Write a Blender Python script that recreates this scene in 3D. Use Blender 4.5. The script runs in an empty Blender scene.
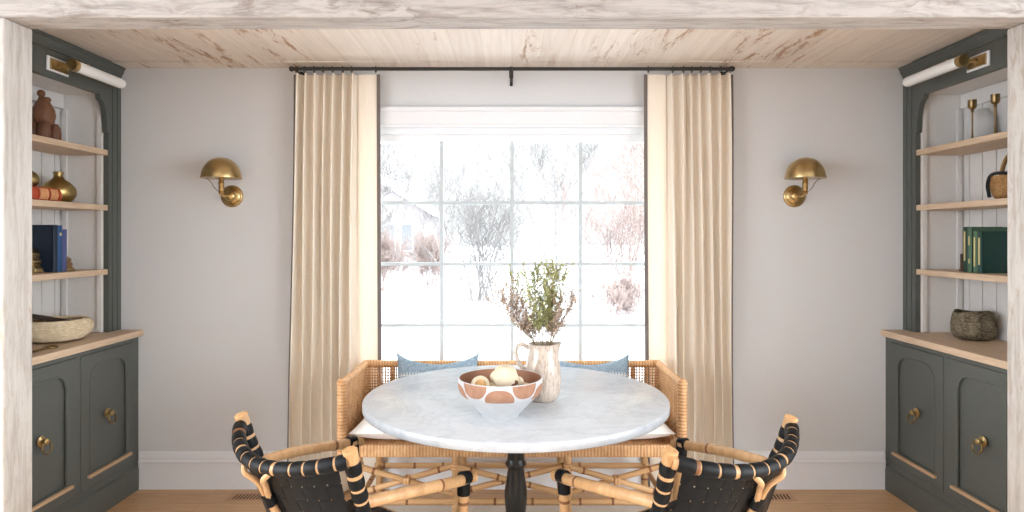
import bpy, bmesh, math, random
from math import sin, cos, pi, sqrt, radians, atan2
from mathutils import Vector, Matrix, noise
from mathutils.geometry import tessellate_polygon
random.seed(7)
S = bpy.context.scene
COL = S.collection
V = Vector

# ------------------------------------------------------------------ scene numbers (metres)
EYE = 1.465            # camera height
YW = 3.72              # inner face of the window wall
YB0, YB1 = 2.45, 2.598 # opening beam, near and far face
CEIL = 2.447
FACE = 2.276           # |x| of the bookcase face frame
BASE = 2.171           # |x| of the base cabinet face

# ------------------------------------------------------------------ materials
class NT:
    def __init__(s, name):
        s.m = bpy.data.materials.new(name); s.m.use_nodes = True
        s.t = s.m.node_tree; s.t.nodes.clear()
        s.out = s.n('ShaderNodeOutputMaterial')
    def n(s, typ, **kw):
        nd = s.t.nodes.new(typ)
        for k, v in kw.items():
            if k[0] == '_': nd.inputs[k[1:].replace('_', ' ')].default_value = v
            else: setattr(nd, k, v)
        return nd
    def l(s, a, b): s.t.links.new(a, b)
    def coord(s, scale=(1, 1, 1), rot=(0, 0, 0), loc=(0, 0, 0)):
        tc = s.n('ShaderNodeTexCoord'); mp = s.n('ShaderNodeMapping')
        mp.inputs['Scale'].default_value = scale; mp.inputs['Rotation'].default_value = rot; mp.inputs['Location'].default_value = loc
        s.l(tc.outputs['Object'], mp.inputs[0]); return mp.outputs[0]
    def noise(s, vec, scale=5, detail=4, rough=.55, dist=0):
        nd = s.n('ShaderNodeTexNoise'); nd.inputs['Scale'].default_value = scale; nd.inputs['Detail'].default_value = detail
        nd.inputs['Roughness'].default_value = rough; nd.inputs['Distortion'].default_value = dist
        s.l(vec, nd.inputs['Vector']); return nd.outputs['Fac']
    def ramp(s, fac, stops):
        r = s.n('ShaderNodeValToRGB'); e = r.color_ramp.elements
        while len(e) < len(stops): e.new(.5)
        for k, (p, c) in enumerate(stops):
            e[k].position = p; e[k].color = c if len(c) == 4 else (*c, 1)
        s.l(fac, r.inputs[0]); return r.outputs[0]
    def mix(s, fac, a, b, mode='MIX'):
        m = s.n('ShaderNodeMix', data_type='RGBA', blend_type=mode)
        for sock, v in ((m.inputs[0], fac), (m.inputs[6], a), (m.inputs[7], b)):
            if hasattr(v, 'links') or hasattr(v, 'is_linked'): s.l(v, sock)
            elif isinstance(v, (int, float)): sock.default_value = v
            else: sock.default_value = (*v, 1) if len(v) == 3 else v
        return m.outputs[2]
    def math(s, op, a, b=None, c=None):
        m = s.n('ShaderNodeMath', operation=op)
        for k, v in enumerate((a, b, c)):
            if v is None: continue
            if isinstance(v, (int, float)): m.inputs[k].default_value = v
            else: s.l(v, m.inputs[k])
        return m.outputs[0]
    def bsdf(s, color, rough=.5, metal=0, spec=.5, bump=None, bstr=.3, bdist=.002, **kw):
        b = s.n('ShaderNodeBsdfPrincipled')
        for nm, v in (('Base Color', color), ('Roughness', rough), ('Metallic', metal), ('Specular IOR Level', spec)):
            if hasattr(v, 'is_linked'): s.l(v, b.inputs[nm])
            elif nm == 'Base Color': b.inputs[nm].default_value = (*v[:3], 1)
            else: b.inputs[nm].default_value = v
        for k, v in kw.items(): b.inputs[k.replace('_', ' ')].default_value = v
        if bump is not None:
            bp = s.n('ShaderNodeBump'); bp.inputs['Strength'].default_value = bstr; bp.inputs['Distance'].default_value = bdist
            s.l(bump, bp.inputs['Height']); s.l(bp.outputs[0], b.inputs['Normal'])
        return b.outputs[0]
    def done(s, sh): s.l(sh, s.out.inputs[0]); return s.m

def srgb(r, g, b):
    f = lambda c: (c / 255 / 12.92) if c / 255 <= .04045 else ((c / 255 + .055) / 1.055) ** 2.4
    return (f(r), f(g), f(b))

def simple(name, col, rough=.5, metal=0, spec=.5, nscale=30, var=.08, bstr=.15, stretch=(1, 1, 1), **kw):
    t = NT(name); f = t.noise(t.coord(stretch), nscale)
    d = tuple(max(0, c * (1 - var)) for c in col); u = tuple(min(1, c * (1 + var)) for c in col)
    return t.done(t.bsdf(t.ramp(f, [(.3, d), (.7, u)]), rough, metal, spec, f, bstr, **kw))

def wood(name, lo, hi, axis=0, rough=.55, nscale=6, bstr=.2, spec=.35):
    t = NT(name); sc = [9, 9, 9]; sc[axis] = .7
    f = t.noise(t.coord(tuple(sc)), nscale, 6, .6, .6)
    g = t.noise(t.coord(tuple(s * 4 for s in sc)), nscale, 3)
    c = t.ramp(f, [(.3, lo), (.7, hi)])
    c = t.mix(.25, c, t.ramp(g, [(.35, lo), (.65, hi)]))
    return t.done(t.bsdf(c, rough, 0, spec, f, bstr))

def whitewash(name, axis, base, shade, stain, amount=.6):
    """limewashed old timber: streaks along the axis, knots and brown stains"""
    t = NT(name); sc = [16, 16, 16]; sc[axis] = 1.6
    f = t.noise(t.coord(tuple(sc)), 2.2, 9, .72, .5)
    big = t.noise(t.coord((1.2, 1.2, 1.2), loc=(3, 1, 5)), 1.6, 3)
    sc2 = [18, 18, 18]; sc2[axis] = 5
    st = t.noise(t.coord(tuple(sc2), loc=(1, 7, 2)), 1.3, 6, .7, 1.1)
    c = t.ramp(f, [(.32, shade), (.55, base)])
    m = t.math('MULTIPLY', t.ramp(st, [(.50, (0, 0, 0)), (.62, (1, 1, 1))]), t.ramp(big, [(.40, (0, 0, 0)), (.6, (1, 1, 1))]))
    c = t.mix(t.math('MULTIPLY', m, amount), c, stain)
    return t.done(t.bsdf(c, .75, 0, .25, f, .35, .004))

M = {}
M['wall'] = simple('wall_paint', (.65, .665, .68), .85, spec=.2, nscale=60, var=.012, bstr=.04)
M['white'] = simple('white_trim_paint', (.77, .79, .815), .45, nscale=40, var=.012, bstr=.03)
M['sash'] = simple('shaded_white_sash_paint', (.50, .545, .565), .6, spec=.2, nscale=40, var=.01, bstr=.02)  # white bars; their shade against the bright panes is put into the colour
M['niche'] = simple('niche_white_paint', (.70, .69, .675), .7, nscale=40, var=.02, bstr=.04)
M['green'] = simple('charcoal_green_paint', srgb(84, 88, 84), .42, spec=.45, nscale=50, var=.04, bstr=.05)
M['shelf'] = wood('pale_oak', srgb(184, 158, 132), srgb(212, 190, 164), 1)
M['ledge'] = wood('ledge_oak', srgb(176, 144, 112), srgb(205, 174, 140), 1)
M['beam'] = whitewash('limewashed_beam', 0, srgb(184, 180, 176), srgb(144, 138, 133), srgb(118, 104, 94), .7)
M['post'] = whitewash('limewashed_post', 2, srgb(200, 197, 192), srgb(168, 162, 155), srgb(160, 138, 118), .6)
M['brass'] = simple('aged_brass', (.50, .36, .17), .3, 1, nscale=14, var=.22, bstr=.05)
M['brass_dark'] = simple('dark_brass', (.26, .18, .085), .35, 1, nscale=14, var=.25)
M['gold'] = simple('dull_gold_glaze', (.42, .31, .13), .33, 1, nscale=10, var=.3)
M['iron'] = simple('black_iron', (.018, .017, .016), .5, nscale=50)
M['ebony'] = simple('ebonised_wood', (.012, .011, .010), .3, nscale=20, stretch=(1, 1, .1))
M['milk'] = simple('milk_glass', (.86, .87, .86), .3, nscale=10, var=.01, bstr=.0)
M['leather'] = simple('black_leather', (.004, .005, .006), .5, spec=.22, nscale=70, var=.25, bstr=.2)
M['bamboo'] = wood('bamboo_cane', srgb(172, 130, 86), srgb(208, 168, 122), 2, .38, 2.5, .1, .5)
M['node'] = simple('cane_node', srgb(120, 76, 42), .6, nscale=60)
M['rattan'] = wood('rattan_pole', srgb(172, 130, 86), srgb(208, 168, 122), 0, .42, 3, .1, .45)
M['cane_end'] = simple('cut_cane_end', srgb(198, 154, 104), .6, nscale=70, var=.15)
M['rug'] = simple('cream_wool_rug', srgb(222, 214, 202), .95, spec=.1, nscale=160, var=.08, bstr=.6)
M['snow'] = simple('snow', (.50, .515, .545), .8, nscale=.8, var=.02, bstr=.2)
M['bark'] = simple('haze_pale_bark', (.19, .18, .178), .9, spec=.1, nscale=12, var=.25)  # bark lightened in the colour, standing in for outdoor haze
M['bark2'] = simple('haze_pale_reddish_twigs', (.25, .195, .18), .9, spec=.1, nscale=12, var=.25)  # twig colour lightened likewise to stand in for haze
M['denim'] = None

def rattan_wrap(name, axis, freq=60, lo=srgb(168, 118, 76), hi=srgb(218, 174, 126)):
    t = NT(name)
    w = t.n('ShaderNodeTexWave', wave_type='BANDS', bands_direction='XYZ'[axis], wave_profile='SIN')
    w.inputs['Scale'].default_value = freq / 3; w.inputs['Distortion'].default_value = 1.2; w.inputs['Detail'].default_value = 2
    t.l(t.coord(), w.inputs['Vector'])
    f = t.noise(t.coord(), 24, 3)
    c = t.mix(.45, t.ramp(w.outputs['Fac'], [(.05, lo), (.6, hi)]), t.ramp(f, [(.35, lo), (.65, hi)]))
    return t.done(t.bsdf(c, .45, 0, .4, w.outputs['Fac'], .5, .003))
M['wrapz'] = rattan_wrap('rattan_wrap_round_post', 2)
M['wrapx'] = rattan_wrap('rattan_wrap_along_x', 0)
M['wrapy'] = rattan_wrap('rattan_wrap_along_y', 1)

def m_floor():
    t = NT('oak_floor_boards')
    br = t.n('ShaderNodeTexBrick'); br.offset = .37; br.squash = 1
    for k, v in (('Scale', 1), ('Mortar Size', .0016), ('Mortar Smooth', .2), ('Brick Width', 1.7), ('Row Height', .135), ('Bias', 0)): br.inputs[k].default_value = v
    br.inputs['Color1'].default_value = (*srgb(208, 170, 128), 1); br.inputs['Color2'].default_value = (*srgb(194, 154, 112), 1)
    br.inputs['Mortar'].default_value = (*srgb(96, 66, 44), 1)
    t.l(t.coord(), br.inputs['Vector'])
    f = t.noise(t.coord((1.2, 14, 1)), 4, 6, .6, .5)
    c = t.mix(.55, br.outputs['Color'], t.ramp(f, [(.3, srgb(178, 138, 98)), (.7, srgb(216, 180, 138))]), 'MIX')
    return t.done(t.bsdf(c, .42, 0, .4, br.outputs['Fac'], -.25, .002))
M['floor'] = m_floor()

def m_ceiling():
    t = NT('limewashed_ceiling_boards')
    br = t.n('ShaderNodeTexBrick'); br.offset = .43
    for k, v in (('Scale', 1), ('Mortar Size', .0022), ('Mortar Smooth', .3), ('Brick Width', 2.9), ('Row Height', .155), ('Bias', 0)): br.inputs[k].default_value = v
    br.inputs['Color1'].default_value = (*srgb(228, 219, 209), 1); br.inputs['Color2'].default_value = (*srgb(214, 203, 192), 1)
    br.inputs['Mortar'].default_value = (*srgb(196, 182, 168), 1)
    t.l(t.coord(rot=(0, 0, pi / 2)), br.inputs['Vector'])
    f = t.noise(t.coord((14, .8, 1)), 2, 6, .6, .3)
    c = t.mix(.45, br.outputs['Color'], t.ramp(f, [(.3, srgb(208, 196, 184)), (.62, srgb(234, 227, 219))]))
    big = t.noise(t.coord((1.6, .25, 1), loc=(2.3, 0, 0)), 2.0, 1)
    st = t.noise(t.coord((7, 1.2, 1), loc=(4, 1.5, 0)), 1.8, 8, .82, .5)
    m = t.math('MULTIPLY', t.ramp(st, [(.535, (0, 0, 0)), (.60, (1, 1, 1))]), t.ramp(big, [(.51, (0, 0, 0)), (.58, (1, 1, 1))]))
    c = t.mix(t.math('MULTIPLY', m, .8), c, srgb(156, 112, 68))
    st2 = t.noise(t.coord((22, 4, 1), loc=(9, 3, 0)), 2.4, 5, .7, 1.4)
    m2 = t.ramp(st2, [(.70, (0, 0, 0)), (.75, (1, 1, 1))])
    c = t.mix(t.math('MULTIPLY', m2, .35), c, srgb(140, 112, 90))
    return t.done(t.bsdf(c, .7, 0, .25, f, .25, .003))
M['ceiling'] = m_ceiling()

def m_marble():
    t = NT('white_marble')
    v = t.coord()
    f = t.noise(v, 3.2, 8, .65, 1.6)
    g = t.noise(v, 26, 5, .6, .5)
    vein = t.ramp(f, [(.44, (.52, .55, .58)), (.495, (.43, .46, .495)), (.51, (.455, .485, .52)), (.56, (.52, .55, .58))])
    c = t.mix(.4, vein, t.ramp(g, [(.35, (.44, .47, .50)), (.6, (.54, .565, .59))]))
    return t.done(t.bsdf(c, .24, 0, .5))
M['marble'] = m_marble()

def m_glass():
    t = NT('window_glass')
    tr = t.n('ShaderNodeBsdfTransparent'); tr.inputs[0].default_value = (.97, .985, .98, 1)
    gl = t.n('ShaderNodeBsdfGlossy'); gl.inputs['Roughness'].default_value = .01
    mx = t.n('ShaderNodeMixShader'); mx.inputs[0].default_value = .025
    t.l(tr.outputs[0], mx.inputs[1]); t.l(gl.outputs[0], mx.inputs[2])
    return t.done(mx.outputs[0])
M['glass'] = m_glass()

def m_cloth(name, col, trans, tcol, scale=400, bstr=.15):
    t = NT(name)
    f = t.noise(t.coord((1, 1, .4)), scale, 3)
    c = t.ramp(f, [(.3, tuple(x * .93 for x in col)), (.7, col)])
    b = t.bsdf(c, .9, 0, .1, f, bstr, .001)
    tl = t.n('ShaderNodeBsdfTranslucent'); tl.inputs[0].default_value = (*tcol, 1)
    mx = t.n('ShaderNodeMixShader'); mx.inputs[0].default_value = trans
    t.l(b, mx.inputs[1]); t.l(tl.outputs[0], mx.inputs[2])
    return t.done(mx.outputs[0])
M['curtain'] = m_cloth('cream_linen', srgb(252, 245, 233), .25, srgb(255, 240, 217))
M['tape'] = simple('grey_trim_tape', srgb(112, 105, 102), .9, spec=.1, nscale=300)
M['cushion'] = simple('white_cotton', srgb(246, 244, 240), .9, spec=.1, nscale=260, var=.04, bstr=.3)

def m_denim():
    t = NT('blue_and_cream_striped_fabric')
    tc = t.n('ShaderNodeTexCoord'); sp = t.n('ShaderNodeSeparateXYZ'); t.l(tc.outputs['Object'], sp.inputs[0])
    x, z = sp.outputs[0], sp.outputs[2]
    f = t.noise(t.coord((1, 1, 1)), 90, 4)
    blue = t.ramp(f, [(.3, srgb(112, 132, 146)), (.7, srgb(152, 167, 178))])
    k = t.math('FRACT', t.math('MULTIPLY', x, 62))
    stripe = t.mix(t.math('GREATER_THAN', k, .55), srgb(186, 190, 192), srgb(126, 146, 162))
    band = t.mix(t.math('GREATER_THAN', t.math('FRACT', t.math('MULTIPLY', z, 45)), .8), stripe, srgb(214, 212, 206))
    c = t.mix(t.math('LESS_THAN', z, .19), blue, band)
    c = t.mix(t.math('LESS_THAN', z, .10), c, srgb(216, 210, 200))
    return t.done(t.bsdf(c, .9, 0, .1, f, .3, .001))
M['denim'] = m_denim()

def m_bowl():
    t = NT('white_glaze_with_terracotta_ovals')
    tc = t.n('ShaderNodeTexCoord'); sp = t.n('ShaderNodeSeparateXYZ'); t.l(tc.outputs['Object'], sp.inputs[0])
    a = t.math('ARCTAN2', sp.outputs[0], t.math('MULTIPLY', sp.outputs[1], -1))
    u = t.math('DIVIDE', a, 2 * pi / 5)
    def cell(off):
        w = t.math('ADD', t.math('FRACT', t.math('ADD', u, off + 10.5)), -.5)
        return t.math('MULTIPLY', w, 2 * pi / 5)
    def ell(w, hw, z0, h, sign):
        dz = t.math('MULTIPLY', t.math('SUBTRACT', sp.outputs[2], z0), sign / h)
        r = t.math('ADD', t.math('POWER', t.math('ABSOLUTE', t.math('DIVIDE', w, hw)), 2.4), t.math('POWER', t.math('ABSOLUTE', dz), 2.2))
        return t.math('MULTIPLY', t.math('LESS_THAN', r, 1), t.math('GREATER_THAN', dz, 0))
    dome = ell(cell(0.0), .36, .083, .052, 1)
    hang = ell(cell(.5), .335, .1475, .052, -1)
    m = t.math('MAXIMUM', dome, hang)
    g = t.noise(t.coord(), 40, 4)
    c = t.mix(m, t.ramp(g, [(.3, (.50, .515, .53)), (.7, (.55, .56, .57))]), t.ramp(g, [(.3, srgb(152, 112, 90)), (.7, srgb(168, 128, 104))]))
    return t.done(t.bsdf(c, t.mix(m, (.3, .3, .3), (.8, .8, .8)), 0, .4, g, .1))
M['bowl'] = m_bowl()
M['terracotta'] = simple('terracotta', srgb(158, 116, 92), .8, nscale=50, var=.08)
def m_jug():
    t = NT('speckled_cream_glaze')
    f = t.noise(t.coord((1, 1, .35)), 34, 4, .6, .4); g = t.noise(t.coord((1, 1, .3)), 110, 3)
    c = t.mix(.4, t.ramp(f, [(.3, srgb(178, 162, 146)), (.7, srgb(206, 193, 180))]), t.ramp(g, [(.38, srgb(140, 118, 98)), (.52, srgb(208, 196, 184))]))
    return t.done(t.bsdf(c, .22, 0, .5, g, .3, .002))
M['jug'] = m_jug()
M['pod'] = simple('cream_pod', srgb(214, 202, 176), .7, nscale=40, var=.07, bstr=.4)
M['pod_dark'] = simple('tan_pod_core', srgb(196, 156, 104), .8, nscale=60, var=.15)
M['leafg'] = simple('sage_green_leaf', srgb(164, 168, 112), .7, nscale=60, var=.25, Subsurface_Weight=0)
M['leafb'] = simple('dusty_bud', srgb(182, 162, 146), .8, nscale=60, var=.2)
M['twig'] = simple('brown_twig', srgb(146, 126, 100), .8, nscale=60, var=.2)
M['brown'] = wood('carved_brown_wood', srgb(88, 56, 40), srgb(128, 88, 64), 2, .5, 4)
M['darkwood'] = wood('dark_wood', srgb(44, 32, 26), srgb(74, 56, 44), 1, .5, 4)
M['redbind'] = simple('red_leather_binding', srgb(176, 74, 46), .55, nscale=60, var=.15)
M['tanbind'] = simple('tan_leather_binding', srgb(204, 146, 98), .6, nscale=60, var=.15)
M['navy'] = simple('navy_book_cloth', srgb(18, 36, 56), .6, nscale=120, var=.1)
M['blue'] = simple('blue_book_cloth', srgb(36, 76, 122), .6, nscale=120, var=.1)
M['violet'] = simple('slate_violet_book_cloth', srgb(70, 78, 122), .6, nscale=120, var=.1)
M['dgreen'] = simple('dark_green_book_cloth', srgb(20, 54, 42), .5, nscale=120, var=.1)
M['teal'] = simple('teal_green_book_cloth', srgb(10, 58, 54), .5, nscale=120, var=.1)
M['mgreen'] = simple('moss_green_book_cloth', srgb(72, 104, 82), .55, nscale=120, var=.1)
M['pages'] = simple('book_pages', srgb(214, 204, 184), .9, nscale=200, var=.1, stretch=(1, .1, 1))
M['gilt'] = simple('gilt_lettering', srgb(200, 184, 130), .5, nscale=120, var=.1)
def weave(name, lo, hi, sc=60, sx=(1, 1, 3)):
    t = NT(name); v = t.n('ShaderNodeTexVoronoi'); v.inputs['Scale'].default_value = sc
    t.l(t.coord(sx), v.inputs['Vector'])
    g = t.noise(t.coord(), 18, 3)
    c = t.mix(.5, t.ramp(v.outputs['Distance'], [(.1, hi), (.6, lo)]), t.ramp(g, [(.3, lo), (.7, hi)]))
    return t.done(t.bsdf(c, .8, 0, .2, v.outputs['Distance'], -.7, .004))
M['straw'] = weave('straw_coil', srgb(204, 186, 152), srgb(238, 226, 202), 46, (1, 1, 2.2))
M['wicker'] = weave('wicker_brown', srgb(120, 88, 54), srgb(186, 146, 98), 70)
M['barkweave'] = weave('dark_olive_weave', srgb(56, 48, 38), srgb(158, 146, 122), 60)
M['ceramic'] = simple('pale_grey_ceramic', srgb(196, 198, 198), .5, nscale=20, var=.05)
M['house'] = simple('pale_house_siding', (.20, .18, .18), .9, nscale=3, var=.05)
M['pane_dark'] = simple('far_window_pane', (.09, .095, .105), .3, nscale=3, var=.1)
M['vent'] = wood('oak_vent', srgb(176, 136, 102), srgb(200, 160, 124), 0, .45)
M['black_cloth'] = simple('black_cloth', (.012, .012, .013), .9, nscale=100, var=.2)
M['dark_slot'] = simple('vent_slot_shade', (.02, .015, .012), .9)

# ------------------------------------------------------------------ mesh builder
class MB:
    def __init__(s): s.v = []; s.f = []; s.mi = []
    def add(s, vs, fs, mi=0):
        b = len(s.v); s.v += [V(p) for p in vs]
        s.f += [tuple(b + i for i in f) for f in fs]; s.mi += [mi] * len(fs); return s
    def box(s, x0, x1, y0, y1, z0, z1, mi=0, rot=None, piv=None):
        vs = [V((x, y, z)) for x in (x0, x1) for y in (y0, y1) for z in (z0, z1)]
        if rot is not None:
            p = V(piv) if piv else V(((x0 + x1) / 2, (y0 + y1) / 2, (z0 + z1) / 2))
            vs = [p + rot @ (q - p) for q in vs]
        return s.add(vs, [(0, 1, 3, 2), (4, 6, 7, 5), (0, 4, 5, 1), (2, 3, 7, 6), (0, 2, 6, 4), (1, 5, 7, 3)], mi)
    def poly(s, outer, holes, t0, t1, fn, mi=0):
        loops = [list(outer)] + [list(h) for h in holes]
        flat = [p for L in loops for p in L]; n = len(flat)
        tris = tessellate_polygon([[V((a, b, 0)) for a, b in L] for L in loops])
        vs = [fn(a, b, t0) for a, b in flat] + [fn(a, b, t1) for a, b in flat]
        fs = [tuple(t) for t in tris] + [tuple(i + n for i in reversed(t)) for t in tris]
        k = 0
        for L in loops:
            m = len(L)
            for i in range(m):
                j = (i + 1) % m; fs.append((k + i, k + j, k + j + n, k + i + n))
            k += m
        return s.add(vs, fs, mi)
    def tube(s, pts, r, sides=10, caps=True, mi=0, mis=None, closed=False, flat=1.0):
        pts = [V(p) for p in pts]; n = len(pts)
        if isinstance(r, (int, float)): r = [r] * n
        T = []
        for i in range(n):
            a = pts[(i - 1) % n] if (closed or i > 0) else pts[i]; b = pts[(i + 1) % n] if (closed or i < n - 1) else pts[i]
            d = b - a; T.append(d.normalized() if d.length > 1e-9 else V((0, 0, 1)))
        up = V((0, 0, 1)) if abs(T[0].z) < .9 else V((1, 0, 0))
        N = (up - T[0] * up.dot(T[0])).normalized(); rings = []
        for i in range(n):
            N = (N - T[i] * N.dot(T[i])).normalized(); B = T[i].cross(N)
            rings.append([pts[i] + (N * cos(2 * pi * k / sides) * flat + B * sin(2 * pi * k / sides)) * r[i] for k in range(sides)])
        b = len(s.v)
        for R in rings: s.v += R
        m = n if closed else n - 1
        for i in range(m):
            i2 = (i + 1) % n
            for k in range(sides):
                k2 = (k + 1) % sides
                s.f.append((b + i * sides + k, b + i * sides + k2, b + i2 * sides + k2, b + i2 * sides + k))
                s.mi.append(mis[i] if mis else mi)
        if caps and not closed:
            s.f.append(tuple(b + k for k in reversed(range(sides)))); s.mi.append(mi)
            s.f.append(tuple(b + (n - 1) * sides + k for k in range(sides))); s.mi.append(mi)
        return s
    def lathe(s, prof, c=(0, 0, 0), n=32, mi=0, axis='z', fn=None, cap=True):
        c = V(c); b = len(s.v)
        def mp(r, h, a):
            if axis == 'z': p = V((r * cos(a), r * sin(a), h))
            elif axis == 'y': p = V((r * cos(a), h, r * sin(a)))
            else: p = V((h, r * cos(a), r * sin(a)))
            if fn: p = fn(p)
            return c + p
        for (r, h) in prof:
            for k in range(n): s.v.append(mp(max(r, 1e-5), h, 2 * pi * k / n))
        for i in range(len(prof) - 1):
            for k in range(n):
                k2 = (k + 1) % n
                s.f.append((b + i * n + k, b + i * n + k2, b + (i + 1) * n + k2, b + (i + 1) * n + k)); s.mi.append(mi)
        for i in (0, len(prof) - 1):
            if cap and prof[i][0] > 1e-4:
                f = tuple(b + i * n + k for k in range(n)); s.f.append(f if i else tuple(reversed(f))); s.mi.append(mi)
        return s
    def ball(s, c, r, n=16, mi=0, sc=(1, 1, 1)):
        return s.lathe([(r * sin(pi * i / (n // 2 + 2)), -r * cos(pi * i / (n // 2 + 2))) for i in range(n // 2 + 3)], c, n, mi,
                       fn=lambda p: V((p.x * sc[0], p.y * sc[1], p.z * sc[2])))
    def grid(s, nu, nv, fn, mi=0, closeu=False):
        b = len(s.v)
        for i in range(nu + 1):
            for j in range(nv + 1): s.v.append(V(fn(i / nu, j / nv)))
        for i in range(nu):
            for j in range(nv):
                s.f.append((b + i * (nv + 1) + j, b + (i + 1) * (nv + 1) + j, b + (i + 1) * (nv + 1) + j + 1, b + i * (nv + 1) + j + 1)); s.mi.append(mi)
        return s
    def build(s, name, mats, parent=None, bevel=0, solid=0, subsurf=0, recalc=True, sharp=.6, merge=True, loc=None):
        me = bpy.data.meshes.new(name); bm = bmesh.new()
        vs = [bm.verts.new(p) for p in s.v]
        for f, mi in zip(s.f, s.mi):
            if len(set(f)) < 3: continue
            try: fc = bm.faces.new([vs[i] for i in f])
            except ValueError: continue
            fc.material_index = mi; fc.smooth = True
        if merge: bmesh.ops.remove_doubles(bm, verts=bm.verts, dist=1e-5)
        if recalc: bmesh.ops.recalc_face_normals(bm, faces=bm.faces)
        for e in bm.edges:
            if len(e.link_faces) != 2 or e.calc_face_angle(0) > sharp: e.smooth = False
        bm.to_mesh(me); bm.free()
        if not isinstance(mats, (list, tuple)): mats = [mats]
        for m in mats: me.materials.append(M[m])
        o = bpy.data.objects.new(name, me); COL.objects.link(o)
        if loc is not None: o.location = loc
        if parent: o.parent = parent
        if subsurf:
            m = o.modifiers.new('sub', 'SUBSURF'); m.levels = m.render_levels = subsurf
        if solid:
            m = o.modifiers.new('solid', 'SOLIDIFY'); m.thickness = solid; m.offset = 0
        if bevel:
            m = o.modifiers.new('bevel', 'BEVEL'); m.width = bevel; m.segments = 2; m.limit_method = 'ANGLE'; m.angle_limit = .6
        return o

def thing(name, label, cat, loc=(0, 0, 0), rz=0, group=None):
    o = bpy.data.objects.new(name, None); o.empty_display_size = .1; COL.objects.link(o)
    o.location = loc; o.rotation_euler = (0, 0, rz); tag(o, label, cat, group); return o
def tag(o, label, cat, group=None, kind=None):
    o['label'] = label; o['category'] = cat
    if group: o['group'] = group
    if kind: o['kind'] = kind
    return o
def struct(o, label, cat='structure'):
    o['kind'] = 'structure'; o['label'] = label; o['category'] = cat; return o
def spline(pts, n=8):
    """Catmull-Rom through the points"""
    P = [V(p) for p in pts]; P = [P[0] * 2 - P[1]] + P + [P[-1] * 2 - P[-2]]; out = []
    for i in range(1, len(P) - 2):
        for k in range(n):
            t = k / n; a, b, c, d = P[i - 1], P[i], P[i + 1], P[i + 2]
            out.append(.5 * ((2 * b) + (c - a) * t + (2 * a - 5 * b + 4 * c - d) * t * t + (3 * b - a - 3 * c + d) * t ** 3))
    out.append(P[-2]); return out
def resample(pts, step):
    pts = [V(p) for p in pts]; out = [pts[0]]; acc = 0
    for a, b in zip(pts, pts[1:]):
        L = (b - a).length; d = step - acc
        while d <= L:
            out.append(a.lerp(b, d / L)); d += step
        acc = L - (d - step)
    if (out[-1] - pts[-1]).length > step * .3: out.append(pts[-1])
    return out
def cane(mb, pts, r, every=.16, sides=12, off=.07, mi=0, mi_node=1, jit=.2):
    """cane pole with swollen darker nodes"""
    pts = resample(pts, .012); n = len(pts); rr = []; mis = []; d = off; nodes = []
    L = n * .012
    while d < L: nodes.append(d); d += every * random.uniform(1 - jit, 1 + jit)
    for i in range(n):
        q = min([abs(i * .012 - k) for k in nodes] or [9])
        rr.append(r * (1 + .10 * math.exp(-(q / .008) ** 2))); mis.append(mi_node if q < .005 else mi)
    mb.tube(pts, rr, sides, True, mi, mis)

# ------------------------------------------------------------------ room shell
mb = MB(); mb.box(-3.3, 3.3, -2.1, YW + .2, -.12, 0)
struct(mb.build('floor', 'floor'), 'oak plank floor running across the room')
mb = MB(); mb.box(-2.75, 2.75, YB1, YW + .2, CEIL, CEIL + .1)
struct(mb.build('ceiling', 'ceiling'), 'limewashed board ceiling above the dining nook')
mb = MB(); mb.box(-3.3, 3.3, -2.1, YB0, 2.56, 2.66)
struct(mb.build('ceiling_front', 'white'), 'plain ceiling of the room the camera stands in')
# window wall with hole
WX, WZ0, WZ1 = .84, .56, 2.10
xz = lambda a, b, t: V((a, t, b))
mb = MB(); mb.poly([(-2.75, 0), (2.75, 0), (2.75, 2.56), (-2.75, 2.56)], [[(-WX, WZ0), (WX, WZ0), (WX, WZ1), (-WX, WZ1)]], YW, YW + .2, xz)
struct(mb.build('wall_back', 'wall'), 'pale grey painted wall around the window')
for s, nm in ((-1, 'left'), (1, 'right')):
    mb = MB(); mb.box(min(s * 2.6, s * 2.75), max(s * 2.6, s * 2.75), YB1, YW, 0, CEIL)
    struct(mb.build('wall_' + nm, 'wall'), f'side wall behind the {nm} bookcase')
    mb = MB(); mb.box(min(s * 2.2, s * 3.3), max(s * 2.2, s * 3.3), YB0 + .01, YB1 - .01, 0, 2.56)
    struct(mb.build('wall_divider_' + nm, 'wall'), f'partition wall beside the {nm} post')
    # side wall of the front room, unseen; its opening is added and sized to light the nook
    yz = lambda a, b, t: V((t, a, b))
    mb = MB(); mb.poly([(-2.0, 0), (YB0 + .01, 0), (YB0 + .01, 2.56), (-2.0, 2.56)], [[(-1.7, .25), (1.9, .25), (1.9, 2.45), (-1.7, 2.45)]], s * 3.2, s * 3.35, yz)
    struct(mb.build('wall_front_room_' + nm, 'wall'), f'{nm} wall of the front room with a wide opening added to light the nook')
mb = MB(); mb.poly([(-3.35, 0), (3.35, 0), (3.35, 2.56), (-3.35, 2.56)], [], -2.0, -2.15, xz)
struct(mb.build('wall_front', 'wall'), 'plain wall behind the camera')

mb = MB(); mb.box(-5.5, 5.5, YW + .02, YW + .2, 2.56, 5.6); mb.box(-5.5, -2.75, YW + .02, YW + .2, -.4, 2.56); mb.box(2.75, 5.5, YW + .02, YW + .2, -.4, 2.56)  # unseen house mass, added to shade the snow in the yard
struct(mb.build('wall_outside', 'wall'), 'unseen outside wall added above and beside the window to shade the snow')
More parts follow.
